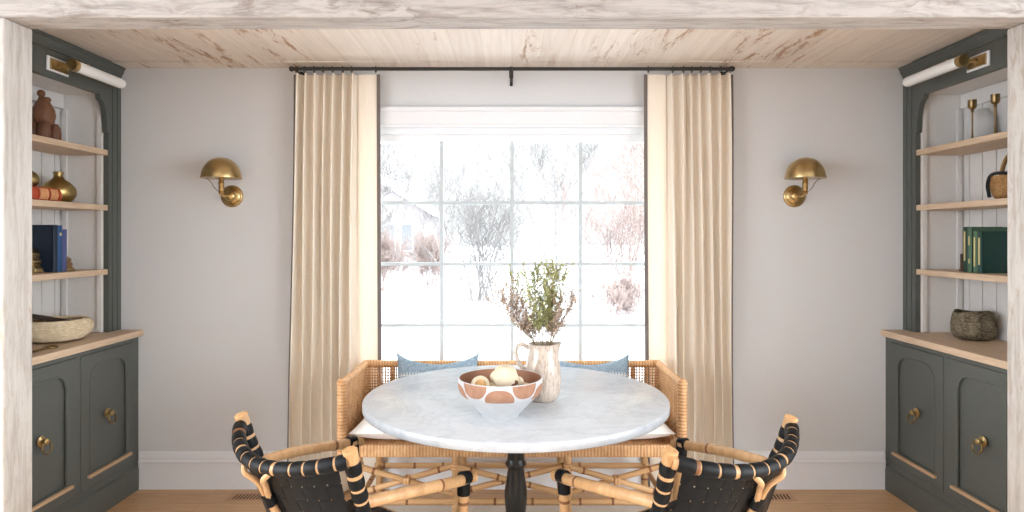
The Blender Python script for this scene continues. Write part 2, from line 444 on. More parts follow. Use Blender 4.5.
# opening beam and posts
def rough_timber(name, x0, x1, y0, y1, z0, z1, axis, mat_, seed):
    mb = MB(); mb.box(x0, x1, y0, y1, z0, z1)
    o = mb.build(name, mat_, bevel=.006); return o
struct(rough_timber('trim_1', -2.25, 2.3, YB0, YB1, 2.303, 2.555, 0, 'beam', 1), 'limewashed timber beam across the top of the opening')
struct(rough_timber('trim_2', -2.25, -1.945, YB0, YB1, 0, 2.303, 2, 'post', 2), 'limewashed timber post on the left of the opening')
struct(rough_timber('trim_3', 2.008, 2.3, YB0, YB1, 0, 2.303, 2, 'post', 3), 'limewashed timber post on the right of the opening')
mb = MB(); mb.box(-2.25, 2.25, YW - .13, YW, CEIL - .006, CEIL)
struct(mb.build('trim_4', 'ceiling', bevel=.002), 'flat ceiling board along the window wall')

# baseboard, profiled
prof = [(0, 0), (.022, 0), (.022, .008), (.02, .012), (.02, .15), (.024, .153), (.024, .16), (.017, .168), (.017, .195), (.012, .203), (.006, .212), (0, .215)]
mb = MB(); mb.poly(prof, [], -2.16, 2.16, lambda a, b, t: V((t, YW - a, b)))
struct(mb.build('baseboard_back', 'white'), 'tall white moulded baseboard under the window wall')

# ------------------------------------------------------------------ window
win = bpy.data.objects.new('window_1', None); COL.objects.link(win); win.location = (0, YW, WZ0)
struct(win, 'white framed window of sixteen panes behind the bench')
def W(mb, name, mat_, **k): return mb.build(name, mat_, win, **k)
def wb(mb, x0, x1, y0, y1, z0, z1): mb.box(x0, x1, y0 - YW, y1 - YW, z0 - WZ0, z1 - WZ0)
mb = MB()
wb(mb, -.96, .96, YW - .022, YW, 2.105, 2.209); wb(mb, -.98, .98, YW - .04, YW, 2.185, 2.209)
wb(mb, -.96, .96, YW - .028, YW, 2.095, 2.112)
for s in (-1, 1):
    wb(mb, min(s * .84, s * .95), max(s * .84, s * .95), YW - .022, YW, .50, 2.105)
wb(mb, -.98, .98, YW - .05, YW, .50, .535); wb(mb, -.95, .95, YW - .02, YW, .40, .50)
W(mb, 'casing', 'white', bevel=.003)
mb = MB()
for (a, b, c, d) in ((-.84, .84, 2.02, 2.10), (-.84, .84, .56, .60), (-.84, -.815, .60, 2.02), (.815, .84, .60, 2.02)):
    wb(mb, a, b, YW + .05, YW + .13, c, d)
wb(mb, -.84, .84, YW + .02, YW + .06, 2.06, 2.10)
W(mb, 'window_frame', 'white', bevel=.003)
mb = MB()
for x in (-.418, 0, .406): wb(mb, x - .011, x + .011, YW + .075, YW + .105, .60, 2.02)
for z in (1.662, 1.298, .934): wb(mb, -.815, .815, YW + .077, YW + .103, z - .010, z + .010)
W(mb, 'muntin', 'sash', bevel=.001)
mb = MB(); wb(mb, -.82, .82, YW + .088, YW + .092, .59, 2.03)
W(mb, 'glass_pane', 'glass')

# ------------------------------------------------------------------ curtain rod
RZ, RY = 2.405, 3.60
rod = thing('curtain_rod', 'thin black iron curtain rod across the window wall just under the ceiling', 'curtain rod', (0, RY, RZ))
mb = MB(); mb.tube([(-1.240, 0, 0), (1.240, 0, 0)], .010, 12); mb.build('rod', 'iron', rod)
for s in (-1, 1):
    mb = MB(); mb.ball((s * 1.240, 0, 0), .015, 14); mb.build('finial', 'iron', rod)
    mb = MB(); mb.tube([(s * 1.222, 0, -.004), (s * 1.222, .04, -.004), (s * 1.222, .118, -.004)], .006, 8); mb.lathe([(.018, 0), (.018, .006), (.01, .008)], (s * 1.222, .111, -.004), 16, axis='y'); mb.build('end_bracket', 'iron', rod)
mb = MB(); mb.tube([(-.004, .118, -.045), (-.004, .02, -.035), (-.004, 0, -.012)], .006, 8)
mb.box(-.013, .005, .108, .12, -.07, .0); mb.tube([(-.004, .0, .010), (-.004, -.002, -.045), (-.004, .0, -.052)], .0125, 10)
mb.build('centre_bracket', 'iron', rod, bevel=.002)

# ------------------------------------------------------------------ curtains
def curtain(s, label):
    """s=-1 left, +1 right. u: 0 outer edge -> 1 inner edge"""
    root = thing('curtain', label, 'curtain', (s * 1.0, 3.63, 0))
    nf = 7.0; us = .74; ztop = 2.385
    rnd = random.Random(3 if s < 0 else 9); ph = [rnd.uniform(-.35, .35) for _ in range(12)]; am = [rnd.uniform(.75, 1.2) for _ in range(12)]
    def pos(u, z):
        k = max(0, 1 - z / ztop)
        xo = 1.246 + .022 * k + .006 * sin(3 * k + s); xi = .752 - .012 * (k ** 1.5) * (1 if s < 0 else -1.3) 
        if u < us:
            w = u / us; fold = w * nf; i = int(min(fold, nf - .001)); fr = fold - i
            A = .072 * am[i] * (1 - .25 * (z / ztop) ** 6); phx = (.014 + .006 * (am[i] - 1)) * sin(2 * pi * fr) * (1 - .3 * k)
            c = cos(2 * pi * (fr)); y = -A * (.5 - .5 * c) + .036
            y += .006 * sin(2.3 * z + ph[i] * 9)
            x = w * us + (phx + .004 * sin(z * 2 + ph[i] * 12)) / (xo - xi)
        else:
            w = (u - us) / (1 - us); y = .030 - .012 * sin(pi * w) + .004 * sin(7 * w + 1.5 * z) * w; x = u
        return V((s * (xo + (xi - xo) * x) - s * 1.0, y, z))
    mb = MB(); mb.grid(280, 26, lambda u, v: pos(u, .012 + v * (ztop - .012)))
    mb.build('fabric', 'curtain', root, solid=.003, recalc=False, sharp=3)
    for u0, u1, nm in ((0, .012, 'edge_trim'), (.960, 1, 'edge_trim')):
        mb = MB()
        def tr(u, v, u0=u0, u1=u1):
            p = pos(u0 + (u1 - u0) * u, .010 + v * (ztop - .008)); p.y -= .004
            if u0 == 0: p.x += s * .004 * (1 - u) * 2
            return p
        mb.grid(4, 26, tr); mb.build(nm, 'tape', root, solid=.004, recalc=False, sharp=3)
    # rings with eye hooks
    for k in range(8):
        u = (k + .5) / nf * us if k < 7 else .97
        x = pos(min(u, .99), ztop).x
        mb = MB(); mb.tube([(x, -.03 + .0165 * cos(a), RZ - .004 + .0165 * sin(a)) for a in [2 * pi * i / 14 for i in range(14)]], .0028, 6, closed=True)
        mb.build('ring', 'iron', root)
    return root
curtain(-1, 'long cream pleated curtain with dark edge tape, left of the window')
curtain(1, 'long cream pleated curtain with dark edge tape, right of the window')

# ------------------------------------------------------------------ sconces
def sconce(s, label):
    root = thing('wall_sconce', label, 'wall lamp', (1.640 if s > 0 else -1.626, YW, 1.696))
    yb = -.14
    mb = MB(); mb.lathe([(0.064, 0), (.064, -.006), (.058, -.012), (.052, -.012), (.048, -.018), (.03, -.022), (.026, -.034), (.012, -.04), (0, -.041)], (0, 0, 0), 36, axis='y')
    mb.build('backplate', 'brass', root, sharp=.9)
    mb = MB(); mb.tube(spline([(0, -.035, 0), (0, -.08, -.004), (0, -.12, -.004), (0, yb, .012), (0, yb, .03)], 6), .0065, 10); mb.ball((0, -.09, -.005), .011, 12)
    mb.build('arm', 'brass', root)
    mb = MB(); mb.lathe([(0, .0), (.011, .002), (.016, .012), (.012, .02), (.0145, .026), (.0145, .055), (.017, .058), (.017, .064), (.0135, .068), (.0135, .105), (0, .105)], (0, yb, .0), 20)
    mb.build('socket', 'brass', root, sharp=.8)
    R, h = .106, .115
    prof = [(R * cos(a) ** .92 if a < pi / 2 else 0, h * sin(a)) for a in [pi / 2 * i / 16 for i in range(17)]]
    prof[-1] = (0, h)
    inner = [(max(r - .003, 0), z - (.003 if i > 0 else 0)) for i, (r, z) in enumerate(prof)]
    mb = MB(); mb.lathe([(R - .003, -.002), (R + .003, -.002), (R + .003, .003)] + prof + list(reversed(inner)), (0, yb, .093), 40)
    mb.build('dome_shade', 'brass', root, sharp=1.0)
    mb = MB(); mb.ball((0, yb, .13), .022, 14, sc=(1, 1, 1.3)); mb.build('bulb', 'milk', root)
    mb = MB(); mb.tube(spline([(s * .015, yb, .018), (s * .04, yb, .04), (s * .056, yb, .068), (s * .075, yb, .086), (s * .098, yb, .095)], 6), .0022, 6)
    mb.build('shade_wire', 'brass_dark', root)
    return root
sconce(-1, 'brass dome wall sconce on the wall left of the window')
sconce(1, 'brass dome wall sconce on the wall right of the window')

# ------------------------------------------------------------------ built-ins
def arc(cx, cy, r, a0, a1, n=8, ry=None):
    ry = ry or r
    return [(cx + r * cos(a0 + (a1 - a0) * i / n), cy + ry * sin(a0 + (a1 - a0) * i / n)) for i in range(n + 1)]
def builtin(s, side):
    y0, y1 = 2.66, YW
    # base cabinet
    root = thing('base_cabinet', f'charcoal green base cabinet with arched doors, on the {side} side', 'cabinet', (s * 2.38, 3.19, 0))
    ox, oy = s * 2.38, 3.19
    def P(x, y, z): return V((s * x - ox, y - oy, z))
    def bx(mb, xa, xb, ya, yb, za, zb, mi=0):
        a, b = s * xa - ox, s * xb - ox; mb.box(min(a, b), max(a, b), ya - oy, yb - oy, za, zb, mi)
    plane = lambda a, b, t: P(t, a, b)
    doors = [(3.221, 3.672), (2.738, 3.187)]
    hole = lambda d: [(d[0] - .002, .171), (d[1] + .002, .171), (d[1] + .002, .859), (d[0] - .002, .859)]
    mb = MB(); mb.poly([(y0, .1), (y1, .1), (y1, .885), (y0, .885)], [hole(d) for d in doors], BASE, BASE + .022, plane)
    bx(mb, BASE + .022, 2.598, y0, y1, .1, .885)
    mb.build('body', 'green', root, bevel=.0015)
    mb = MB(); mb.poly([(2.157, 0), (2.157, .118), (2.160, .128), (2.168, .134), (2.59, .134), (2.59, 0)], [], y0 - .01, y1, lambda a, b, t: P(a, t, b)); mb.build('plinth', 'green', root)
    for (a, b) in doors:
        z0, z1 = .173, .857; c = (a + b) / 2
        pa, pb, q0, q1, r = a + .070, b - .066, .243, .795, .085
        inner = [(pa, q0), (pb, q0)] + arc(pb - r, q1 - r, r, 0, pi / 2) + arc(pa + r, q1 - r, r, pi / 2, pi)
        mb = MB(); mb.poly([(a, z0), (b, z0), (b, z1), (a, z1)], [inner], BASE - .002, BASE + .02, plane)
        door = mb.build('door', 'green', root, bevel=.002)
        mb = MB(); bx(mb, BASE + .010, BASE + .018, a + .05, b - .05, .21, .82); mb.build('door_panel', 'green', door)
        mb = MB(); path = [P(BASE + .001, p, q) for p, q in ([(pa, q0)] + list(reversed(inner[2:])) [::1] + [(pb, q0)])]
        mb.tube(path, .007, 8); mb.build('arch_moulding', 'green', door)
        mb = MB(); bx(mb, BASE - .016, BASE + .012, pa - .022, pb + .030, .224, .240); mb.build('wooden_ledge', 'ledge', door, bevel=.002)
        kx, ky, kz = BASE - .002, c - .015, .518
        mb = MB()
        f = lambda p: V((-s * p.x, p.y, p.z))
        mb.lathe([(.026, 0), (.026, .003), (.021, .006), (.012, .009), (.010, .018), (.014, .022), (.014, .028), (.008, .033), (0, .034)], P(kx, ky, kz), 24, axis='x', fn=f)
        pull = mb.build('ring_pull', 'brass', door)
        mb = MB(); mb.tube([P(kx - .022 - .010 * (1 - cos(t)) * .5, ky + .029 * sin(t), kz - .026 + .029 * cos(t)) for t in [2 * pi * i / 28 for i in range(28)]], .0042, 8, closed=True)
        mb.build('ring', 'brass_dark', pull)
    # worktop
    wt = MB(); wt.box(*sorted((s * 2.142, s * 2.598)), y0 - .01, y1, .886, .921)
    o = wt.build('worktop', 'shelf', bevel=.003); tag(o, f'pale oak worktop lying on the {side} base cabinet', 'worktop')
    # bookcase
    root = thing('bookcase', f'built-in open bookcase with charcoal green frame above the {side} worktop', 'bookcase', (s * 2.42, 3.19, .922))
    ox, oy = s * 2.42, 3.19; oz = .922
    def P(x, y, z): return V((s * x - ox, y - oy, z - oz))
    def bx(mb, xa, xb, ya, yb, za, zb, mi=0):
        a, b = s * xa - ox, s * xb - ox; mb.box(min(a, b), max(a, b), ya - oy, yb - oy, za - oz, zb - oz, mi)
    plane = lambda a, b, t: P(t, a, b)
    ya, yb, zt = y0 + .11, 3.612, 2.250
    cr = []
    # opening outline with bracket shoulders in the top corners
    cr += [(ya, .922), (yb, .922), (yb, 2.045), (yb - .012, 2.05)] + arc(yb - .072, 2.062, .060, 0, pi / 2, 8, .165)[0:] + [(yb - .075, zt), (ya + .075, zt)] + arc(ya + .072, 2.062, .060, pi / 2, pi, 8, .165) + [(ya + .012, 2.05), (ya, 2.045)]
    outer = [(y0, .922), (ya, .922)] + cr[1:][::-1][:-1] if False else None
    pts = [(y0, .922), (ya, .922)] + list(reversed(cr[2:])) + [(yb, .922), (y1, .922), (y1, CEIL - .012), (y0, CEIL - .012)]
    mb = MB(); mb.poly(pts, [], FACE, FACE + .03, plane); mb.build('face_frame', 'green', root, bevel=.0015)
    for (p, q) in ((yb + .032, yb + .042), (yb + .075, y1 - .001), (ya - .042, ya - .032)):
        mb = MB(); bx(mb, FACE - .005, FACE + .002, p, q, .922, 2.38); mb.build('stile_moulding', 'green', root, bevel=.001)
    mb = MB(); mb.poly([(FACE + .002, CEIL - .002), (FACE - .030, CEIL - .002), (FACE - .030, CEIL - .018), (FACE - .024, CEIL - .022), (FACE - .020, CEIL - .040), (FACE - .010, CEIL - .052), (FACE - .010, CEIL - .062), (FACE + .002, CEIL - .066)], [], y0, y1 - .001, lambda a, b, t: P(a, t, b))
    mb.build('crown_moulding', 'green', root)
    # interior: back boards with grooves, sides, soffit
    mb = MB(); k = ya
    bx(mb, 2.562, 2.598, ya - .05, yb + .05, .922, 2.40)
    while k < yb + .02:
        bx(mb, 2.550, 2.563, k + .0035, min(k + .0965, yb + .02), .922, 2.40); k += .10
    mb.build('back_boards', 'niche', root, bevel=.001)
    mb = MB(); bx(mb, FACE + .03, 2.56, yb + .002, y1 - .01, .922, 2.40); bx(mb, FACE + .03, 2.56, y0 + .01, ya - .002, .922, 2.40); bx(mb, FACE + .03, 2.56, ya - .002, yb + .002, 2.262, 2.40)
    mb.build('side_panel', 'niche', root)
    mb = MB(); bx(mb, 2.528, 2.552, ya, yb, 2.18, 2.262); mb.build('inner_cornice', 'niche', root, bevel=.004)
    # scalloped shelf standards in the corners
    for xx in (2.330, 2.525):
        mb = MB(); pr = []; z = .93
        while z < 2.16:
            pr += [(xx, z), (xx + .006, z + .006), (xx + .009, z + .018), (xx + .006, z + .030), (xx, z + .036)]; z += .040
        pr = [(xx - .018, .922)] + [(a, b) for a, b in pr] + [(xx - .018, 2.18)]
        for yy in ((yb - .012, yb + .001), (ya - .001, ya + .012)):
            mb = MB(); mb.poly(pr, [], yy[0], yy[1], lambda a, b, t: P(a, t, b)); mb.build('shelf_standard', 'niche', root)
    for z in (1.950, 1.640, 1.279):
        mb = MB(); bx(mb, 2.280, 2.549, ya + .001, yb - .001, z - .031, z); mb.build('shelf', 'shelf', root, bevel=.002)
    # picture light
    r = thing('picture_light', f'white tube picture light with brass cap on the {side} bookcase', 'lamp', (s * FACE, 3.2 if s < 0 else 3.118, 2.314)); q = .36 if s < 0 else .40
    f = lambda x: s * x - s * FACE
    mb = MB(); mb.box(*sorted((f(FACE), f(FACE - .008))), -.076, .076, -.036, .036); mb.build('backplate', 'white', r, bevel=.002)
    mb = MB(); mb.box(*sorted((f(FACE - .008), f(FACE - .014))), -.060, .066, -.027, .027); mb.build('brass_plate', 'brass', r, bevel=.002)
    mb = MB(); mb.tube([(f(FACE - .012), 0, 0), (f(2.2), -.012, 0)], .007, 10); mb.lathe([(.016, 0), (.012, .01), (.008, .012)], (f(FACE - .014), 0, 0), 16, axis='x', fn=lambda p: V((-s * p.x, p.y, p.z))); mb.build('arm', 'brass', r)
    mb = MB(); mb.lathe([(0, -.035), (.024, -.035), (.029, -.033), (.0295, -.02), (.0295, -.004), (0, -.004)], (f(2.18), 0, 0), 32, axis='y'); mb.build('end_cap', 'brass', r, sharp=.9)
    mb = MB(); mb.lathe([(0, -.006), (.027, -.006), (.028, .0), (.028, q), (.025, q + .015), (.018, q + .024), (0, q + .028)], (f(2.18), 0, 0), 32, axis='y'); mb.build('glass_tube', 'milk', r, sharp=.9)
    mb = MB(); mb.lathe([(.006, 0), (.006, .008), (.0, .01)], (f(2.18), .09, .027), 12); mb.build('top_knob', 'brass', r)
builtin(-1, 'left')
builtin(1, 'right')

# ------------------------------------------------------------------ shelf objects
def book(x0, x1, y0, y1, z0, z1, s, cover, label, group, name='book', bands=None, title=True, lean=0, parent=None):
    """upright book, spine facing the room (toward x=0)."""
    cx, cy = (x0 + x1) / 2, (y0 + y1) / 2
    r = thing(name, label, 'book', (s * cx, cy, z0), 0, group)
    w, t, h = abs(x1 - x0), y1 - y0, z1 - z0; sp = -s * w / 2
    mb = MB()
    for q in (-1, 1): mb.box(-w / 2, w / 2, *sorted((q * t / 2, q * (t / 2 - .0025))), 0, h)
    pr = [(sp, -t / 2), (sp - s * t * .10, -t * .25), (sp - s * t * .13, 0), (sp - s * t * .10, t * .25), (sp, t / 2), (sp + s * .004, t / 2), (sp + s * .004, -t / 2)]
    mb.poly(pr, [], 0, h, lambda a, b, c: V((a, b, c)))
    mb.build('cover', cover, r)
    mb = MB(); mb.box(min(-s * (w / 2 - .003), s * (w / 2 - .004)), max(-s * (w / 2 - .003), s * (w / 2 - .004)), -t / 2 + .003, t / 2 - .003, .003, h - .003); mb.build('pages', 'pages', r)
    if title:
        mb = MB()
        for (za, zb) in title: mb.box(*sorted((sp - s * t * .13 - s * .0006, sp + s * .001)), -t * .16, t * .16, h * za, h * zb)
        mb.build('spine_lettering', 'gilt', r)
    return r
# left: navy, blue, violet
book(2.34, 2.51, 3.262, 3.296, 1.279, 1.522, -1, 'navy', 'navy blue book, its cover facing the room, nearest of the blue books', 'blue books', title=None)
book(2.345, 2.505, 3.297, 3.338, 1.279, 1.520, -1, 'blue', 'bright blue spined book standing between the navy and the violet books', 'blue books', title=[(.78, .84)])
book(2.345, 2.50, 3.339, 3.372, 1.279, 1.500, -1, 'violet', 'slightly shorter violet blue book at the far end of the blue books', 'blue books', title=None)
# right: green
book(2.335, 2.515, 3.281, 3.312, 1.279, 1.512, 1, 'dgreen', 'dark green book with gilt spine lettering, beside the brown bookend', 'green books', title=[(.25, .9)])
book(2.335, 2.515, 3.249, 3.280, 1.279, 1.510, 1, 'mgreen', 'moss green tall book standing second from the brown bookend', 'green books', title=[(.2, .3), (.6, .8)])
book(2.34, 2.51, 3.219, 3.248, 1.279, 1.490, 1, 'mgreen', 'shorter moss green book third from the brown bookend', 'green books', title=[(.15, .85)])
book(2.34, 2.525, 3.183, 3.218, 1.279, 1.488, 1, 'teal', 'teal green book with its front cover showing, next to the post', 'green books', title=[(.2, .85)])
# old red and tan book lying flat
r = thing('book', 'old thick red and tan bound book lying flat under the small gold vase', 'book', (-2.405, 3.2, 1.6405))
t = .069
mb = MB(); mb.box(-.075, .060, -.105, .105, .006, t - .006); mb.build('pages', 'pages', r)
mb = MB(); mb.box(-.08, .062, -.11, .11, 0, .005); mb.box(-.08, .062, -.11, .11, t - .005, t)
mb.poly([(.058, 0), (.07, .006), (.076, .02), (.078, t / 2), (.076, t - .02), (.07, t - .006), (.058, t)], [], -.11, .11, lambda a, b, c: V((a, c, b))); mb.build('cover', 'redbind', r, bevel=.002)
mb = MB()
for (a, b) in ((-.045, .018), (.030, .085)):
    mb.poly([(.062, .007), (.0715, .0075), (.0775, .02), (.0797, t / 2), (.0775, t - .02), (.0715, t - .0075), (.062, t - .007)], [], a, b, lambda p, q, c: V((p, c, q)))
mb.build('spine_panel', 'tanbind', r)
mb = MB()
for b in (-.05, .024, .09): mb.tube([(.068, b, .004), (.079, b, .018), (.0815, b, t / 2), (.079, b, t - .018), (.068, b, t - .004)], .004, 6)
mb.build('raised_band', 'redbind', r)

def vase(loc, R, H, label, neck):
    mb = MB(); pr = [(0, 0), (.45 * R, 0), (.72 * R, .06 * H), (.95 * R, .22 * H), (R, .36 * H), (.93 * R, .5 * H), (.68 * R, .65 * H), (.38 * R, .76 * H), (neck * 1.05, .83 * H), (neck, .9 * H), (neck * 1.18, .985 * H), (neck * 1.2, H), (neck * .85, H), (neck * .7, .9 * H), (0, .85 * H)]
    o = mb.lathe(pr, (0, 0, 0), 40).build('vase', 'gold', sharp=1.2, loc=loc); tag(o, label, 'vase'); return o
vase((-2.41, 3.40, 1.6405), .083, .165, 'large squat dull gold onion vase on the left bookcase', .021)
vase((-2.42, 3.20, 1.7105), .048, .108, 'small dull gold vase standing on the red and tan book', .013)

# carved brown figure
r = thing('carved_figure', 'brown wooden carved figure on the top shelf of the left bookcase', 'figurine', (-2.42, 3.31, 1.9505))
mb = MB(); mb.lathe([(0, .08), (.03, .082), (.048, .105), (.055, .135), (.05, .165), (.036, .195), (.025, .215), (.019, .232), (.0, .236)], (0, -.005, 0), 24); mb.build('torso', 'brown', r)
mb = MB(); mb.ball((-.002, -.018, .248), .019, 14); mb.ball((.004, .020, .222), .016, 14); mb.build('head', 'brown', r)
for (x, y) in ((.028, -.036), (.028, .036), (-.028, -.036), (-.028, .036)):
    mb = MB(); mb.lathe([(0, 0), (.026, 0), (.030, .02), (.031, .05), (.027, .08), (.016, .098), (0, .102)], (x, y, 0), 16); mb.build('leg', 'brown', r)

# bookends
def bookend(loc, mat_, label, w, h, s, scal=True):
    r = MB(); pts = [(0, 0), (w, 0)] + [(w - .012 * (1 if k % 2 else 0) - .25 * w * (k / 6), h * (k + 1) / 7) for k in range(6)] + [(.3 * w, h), (0, h)]
    r.poly(pts, [], -.028, .028, lambda a, b, t: V((-s * a, t, b))); r.box(*sorted((0, -s * w)), -.034, .034, 0, .008)
    o = r.build('bookend', mat_, bevel=.003, loc=loc); tag(o, label, 'bookend'); return o
bookend((-2.45, 3.205, 1.2795), 'brass', 'gilded scalloped bookend in front of the navy book', .085, .135, -1)
bookend((-2.43, 3.405, 1.2795), 'brass', 'gilded scalloped bookend beyond the violet blue book', .085, .085, -1)
mb = MB(); mb.box(-.045, .045, -.021, .021, 0, .092); mb.box(-.050, .050, -.024, .024, 0, .012)
o = mb.build('bookend', 'darkwood', bevel=.004, loc=(2.395, 3.338, 1.2795)); tag(o, 'dark brown wooden block bookend beside the green books', 'bookend')

# straw bowl with dark boxes, left worktop
mb = MB(); pr = [(0, .004), (.085, .0), (.125, .012), (.155, .04), (.165, .065), (.158, .09), (.140, .103), (.128, .102), (.140, .088), (.146, .065), (.136, .04), (.1, .02), (0, .014)]
mb.lathe(pr, (0, 0, 0), 48)
outl = resample([(a, 0, b) for a, b in [(.088, .006), (.125, .014), (.155, .04), (.165, .065), (.158, .09), (.140, .103), (.130, .102)]], .0125)
for p in outl: mb.tube([(p.x * cos(t), p.x * sin(t), p.z) for t in [2 * pi * k / 48 for k in range(48)]], .0072, 6, closed=True)
o = mb.build('straw_bowl', 'straw', merge=False, sharp=1.5, loc=(-2.37, 3.32, .9265)); tag(o, 'round low straw bowl on the left worktop, holding dark boxes', 'bowl')
for (x, y, z, a, rr, sz, lb) in ((-2.405, 3.30, .985, .15, (.10, -.10), (.065, .085, .013), 'dark brown flat case lying lower in the straw bowl'), (-2.395, 3.335, 1.018, -.35, (-.28, .05), (.05, .085, .012), 'dark brown flat case leaning on top in the straw bowl')):
    mb = MB(); mb.box(-sz[0], sz[0], -sz[1], sz[1], 0, sz[2] * 2); o = mb.build('wooden_case', 'darkwood', bevel=.003, loc=(x, y, z)); o.rotation_euler = (rr[0], rr[1], a); tag(o, lb, 'box')
# flat brass piece
mb = MB(); mb.tube([(0 + .028 * cos(a), .028 * sin(a) * 1.1, .006) for a in [2 * pi * i / 20 for i in range(20)]], .005, 6, closed=True); mb.tube([(-.0, -.03, .006), (.01, -.13, .006)], .006, 8)
o = mb.build('magnifier', 'brass_dark', loc=(-2.235, 3.10, .9215)); tag(o, 'flat brass hand piece lying on the left worktop before the straw bowl', 'ornament')

# woven bark basket right worktop
def pinch(p):
    a = atan2(p.y, p.x); k = 1 - .07 * cos(2 * a + .6) * (p.z / .15) + .04 * sin(5 * a); return V((p.x * k, p.y * k, p.z * (1 + .04 * cos(3 * a + .3))))
mb = MB(); mb.lathe([(0, .003), (.06, 0), (.085, .012), (.098, .04), (.102, .08), (.098, .12), (.090, .145), (.083, .145), (.090, .12), (.092, .08), (.085, .04), (.06, .015), (0, .012)], (0, 0, 0), 44, fn=pinch)
o = mb.build('woven_basket', 'barkweave', sharp=1.5, loc=(2.428, 3.37, .9215)); tag(o, 'small dark woven basket with a folded rim on the right worktop', 'basket')

# right shelf 2 : handled basket
r = thing('handled_basket', 'brown wicker basket with tall arched handle on the right bookcase', 'basket', (2.418, 3.055, 1.6405))
mb = MB(); mb.lathe([(0, .003), (.085, 0), (.10, .02), (.112, .06), (.118, .10), (.121, .112), (.112, .112), (.10, .06), (.09, .02), (0, .012)], (0, 0, 0), 36); mb.build('body', 'wicker', r, sharp=1.5)
mb = MB(); mb.tube([(0, .108 * cos(a), .105 + .135 * sin(a)) for a in [pi * i / 20 for i in range(21)]], .008, 8, flat=1.4); mb.build('handle', 'wicker', r)
mb = MB(); mb.tube(spline([(-.100, .052, .012), (-.114, .046, .07), (-.118, .022, .112), (-.122, -.02, .122), (-.108, -.07, .118)], 6), .008, 8); mb.build('black_ribbon', 'black_cloth', r)
# candlesticks
def candlestick(loc, h, label):
    mb = MB(); mb.lathe([(0, 0), (.034, 0), (.034, .004), (.024, .010), (.008, .015), (.0045, .022), (.0035, h * .35), (.0045, h * .7), (.009, h * .735), (.006, h * .76), (.016, h * .80), (.020, h * .84), (.020, h), (.016, h), (.015, h * .87), (0, h * .86)], (0, 0, 0), 24)
    o = mb.build('candlestick', 'brass_dark', sharp=1.0, loc=loc); tag(o, label, 'candlestick'); return o
candlestick((2.37, 3.295, 1.9505), .215, 'slim brass candlestick in front of the grey jar, right bookcase')
candlestick((2.39, 3.165, 1.9505), .215, 'slim brass candlestick nearer the post, beside the grey jar')
mb = MB(); mb.lathe([(0, 0), (.045, 0), (.058, .02), (.063, .07), (.060, .12), (.048, .155), (.034, .168), (.034, .18), (.028, .18), (.028, .165), (0, .16)], (0, 0, 0), 36)
o = mb.build('jar', 'ceramic', sharp=1.2, loc=(2.468, 3.365, 1.9505)); tag(o, 'pale grey ceramic jar behind the candlesticks on the top right shelf', 'jar')

# ------------------------------------------------------------------ floor vents and rug
for s, nm in ((-1, 'left'), (1, 'right')):
    r = thing('floor_vent', f'oak floor vent with dark slots, near the {nm} curtain', 'vent', (s * 1.475, 3.59, .0))
    mb = MB(); sl = []
    for k in range(9):
        x = -.085 + .019 * k; sl.append([(x - .0, -.036), (x + .010, -.036), (x + .017, .036), (x + .007, .036)])
    mb.poly([(-.115, -.055), (.105, -.055), (.105, .055), (-.115, .055)], sl, .001, .003, lambda a, b, t: V((a, b, t))); mb.build('grille', 'vent', r)
    mb = MB(); mb.box(-.10, .095, -.045, .045, .0003, .0012); mb.build('slot_shade', 'dark_slot', r)  # thin dark sheet, stands in for the shade inside the slots
mb = MB(); mb.box(-1.15, 1.15, 1.55, 3.45, .001, .014); o = mb.build('rug', 'rug', bevel=.005); tag(o, 'cream wool rug under the table and bench', 'rug')

